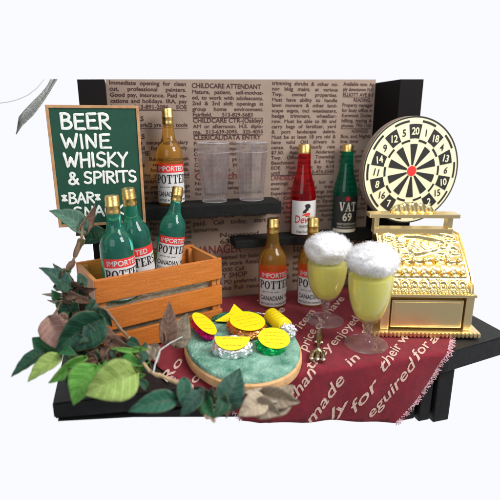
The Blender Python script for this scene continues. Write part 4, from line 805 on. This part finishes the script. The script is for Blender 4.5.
# ------------------------------------------------------------------ fork
fk=thing('toy_fork','tiny ornate silver fork lying on the maroon cloth before the glasses','fork',(.795,1.70,.014),R(-26))
m=MB().use('antique_silver')
m.tube([(0,.20,.006),(0,.17,.008),(0,.12,.009),(0,.075,.007)],[.010,.013,.016,.011],n=12,flat=(0,0,1))
m.build('handle',fk,smooth=True)
m=MB().use('antique_silver'); m.tube([(0,.075,.007),(0,.06,.009),(0,.03,.008),(0,.005,.006),(0,-.02,.006)],[.009,.012,.007,.009,.020],n=12); m.blob((.012,.062,.008),(.010,.009,.008),.05); m.blob((-.012,.062,.008),(.010,.009,.008),.05); m.build('neck',fk,smooth=True)
for x in (-.022,0,.022):
    m=MB().use('antique_silver'); m.tube([(x*.6,-.02,.007),(x,-.045,.010),(x*1.1,-.075,.011),(x*1.15,-.100,.008)],[.009,.010,.0095,.008],n=10); m.blob((x*1.15,-.100,.011),(.0105,.012,.009),.05); m.build('tine',fk,smooth=True)
# ------------------------------------------------------------------ ribbon and wire
L_=[Vector(a) for a in PATHS['ribL']]; R_=[Vector(a) for a in PATHS['ribR']]
m=MB().use('ribbon'); vs=[];fs=[]; n=len(L_); K=6
for i in range(n):
    for k in range(K+1):
        p_=L_[i].lerp(R_[i],k/K); vs.append(p_+Vector((0,.006*math.sin(PI*k/K)+.004*math.sin(i*2.1+k),0)))
for i in range(n-1):
    for k in range(K): o_=i*(K+1)+k; fs.append([o_,o_+1,o_+K+2,o_+K+1])
m.add(vs,fs); o=m.build('silver_ribbon',smooth=True); sm=o.modifiers.new('t','SOLIDIFY'); sm.thickness=.004
tag(o,'dark silver ribbon end curling down at the top left','ribbon')
m=MB().use('wire_grey'); m.tube(PATHS['wire'],.0018,n=8); tag(m.build('thin_wire',smooth=True),'thin pale curved wire hanging beside the silver ribbon','wire')
# ------------------------------------------------------------------ ivy garlands
def leaf_mesh(b,t,w,roll,seed,curl=.18,heart=True):
    b=Vector(b); t=Vector(t); ax=(t-b); L=ax.length; ax.normalize(); view=(Vector((0,0,1))-b).normalized()
    side=ax.cross(view).normalized(); nrm=side.cross(ax).normalized()
    q=Matrix.Rotation(R(roll),3,ax); side=q@side; nrm=q@nrm
    NU,NV=14,8; vs=[];rnd=random.Random(seed); cu=rnd.uniform(-.10,.22)*L; sk=rnd.uniform(-.12,.12)
    for i in range(NU+1):
        u=i/NU; wd=(math.sin(PI*u**.72)**.82)*(1-.32*u)*1.22 if 0<u<1 else 0
        wd=max(wd,.02)*w
        for j in range(NV+1):
            v=j/NV*2-1
            uu=u*L-(.10*L*abs(v)*(1-u)**2)
            p_=b+ax*uu+side*(wd*v*.5+sk*w*math.sin(PI*u))
            h=cu*math.sin(PI*u)*.6 + .27*wd*abs(v) - .06*L*u*u
            h+=.03*w*math.cos(u*26-abs(v)*5)*min(1,abs(v)*3)+.05*w*noise.noise(Vector((u*3,v*2,seed)))
            vs.append(p_+nrm*h)
    fs=[]
    for i in range(NU):
        for j in range(NV): o_=i*(NV+1)+j; fs.append([o_,o_+1,o_+NV+2,o_+NV+1])
    return vs,fs
def garland(name,label,cat,idx,paths,loc):
    t=thing(name,label,cat,loc)
    for i in idx:
        bx,by,bz,tx,ty,tz,w,ro,c=LEAVES[i]
        vs,fs=leaf_mesh((bx,by,bz),(tx,ty,tz),w*1.04,ro,i)
        m=MB().use('leaf_'+c); m.add(vs,fs); o=local(m.build('leaf',smooth=True,normals=False),t); uvl=o.data.uv_layers.new(name='UVMap')
        for lp in o.data.loops: uvl.data[lp.index].uv=((lp.vertex_index//9)/14,(lp.vertex_index%9)/8)
        s_=o.modifiers.new('t','SOLIDIFY'); s_.thickness=.0022; s_.offset=0
        v0=Vector(vs[4]); v1=Vector(vs[-5]); # midrib
        rib=MB().use('leaf_'+c); pts=[Vector(vs[k*9+4])+(Vector((0,0,1))-Vector(vs[k*9+4])).normalized()*.0008 for k in range(0,13,2)]
        rib.tube(pts,[.0024,.0022,.002,.0017,.0014,.0011,.0008],n=6); r_=rib.build('midrib',smooth=True); r_.parent=o
    for k,r,mt in paths:
        P_=PATHS[k]; m=MB().use(mt); 
        Q=[]
        for i in range(len(P_)-1):
            a,b_=Vector(P_[i]),Vector(P_[i+1])
            for s in range(4): Q.append(a.lerp(b_,s/4)+Vector((random.uniform(-1,1),random.uniform(-1,1),random.uniform(-1,1)))*r*.3)
        Q.append(Vector(P_[-1])); m.tube(Q,[r*random.uniform(.8,1.25) for _ in Q],n=8)
        local(m.build('stem',smooth=True),t)
    return t
front=[i for i,l in enumerate(LEAVES) if l[0]>.13 and l[2]<.12 and l[1]<1.62]
left=[i for i in range(len(LEAVES)) if i not in front]
garland('ivy_garland','mixed green, lime and brown cloth leaves trailing down beside the crate','leaf garland',left,[('stemA',.0055,'stem'),('stemB',.0055,'stem'),('stemD',.005,'leaf_green'),('bud',.010,'leaf_brown')],(-.28,1.75,.0))
garland('leafy_twig','brown twig with dark green and taupe leaves hanging at the table front','twig',front,[('stemC',.0065,'twig'),('wireA',.0026,'white_wire'),('wireB',.003,'white_wire')],(.25,1.55,-.05))
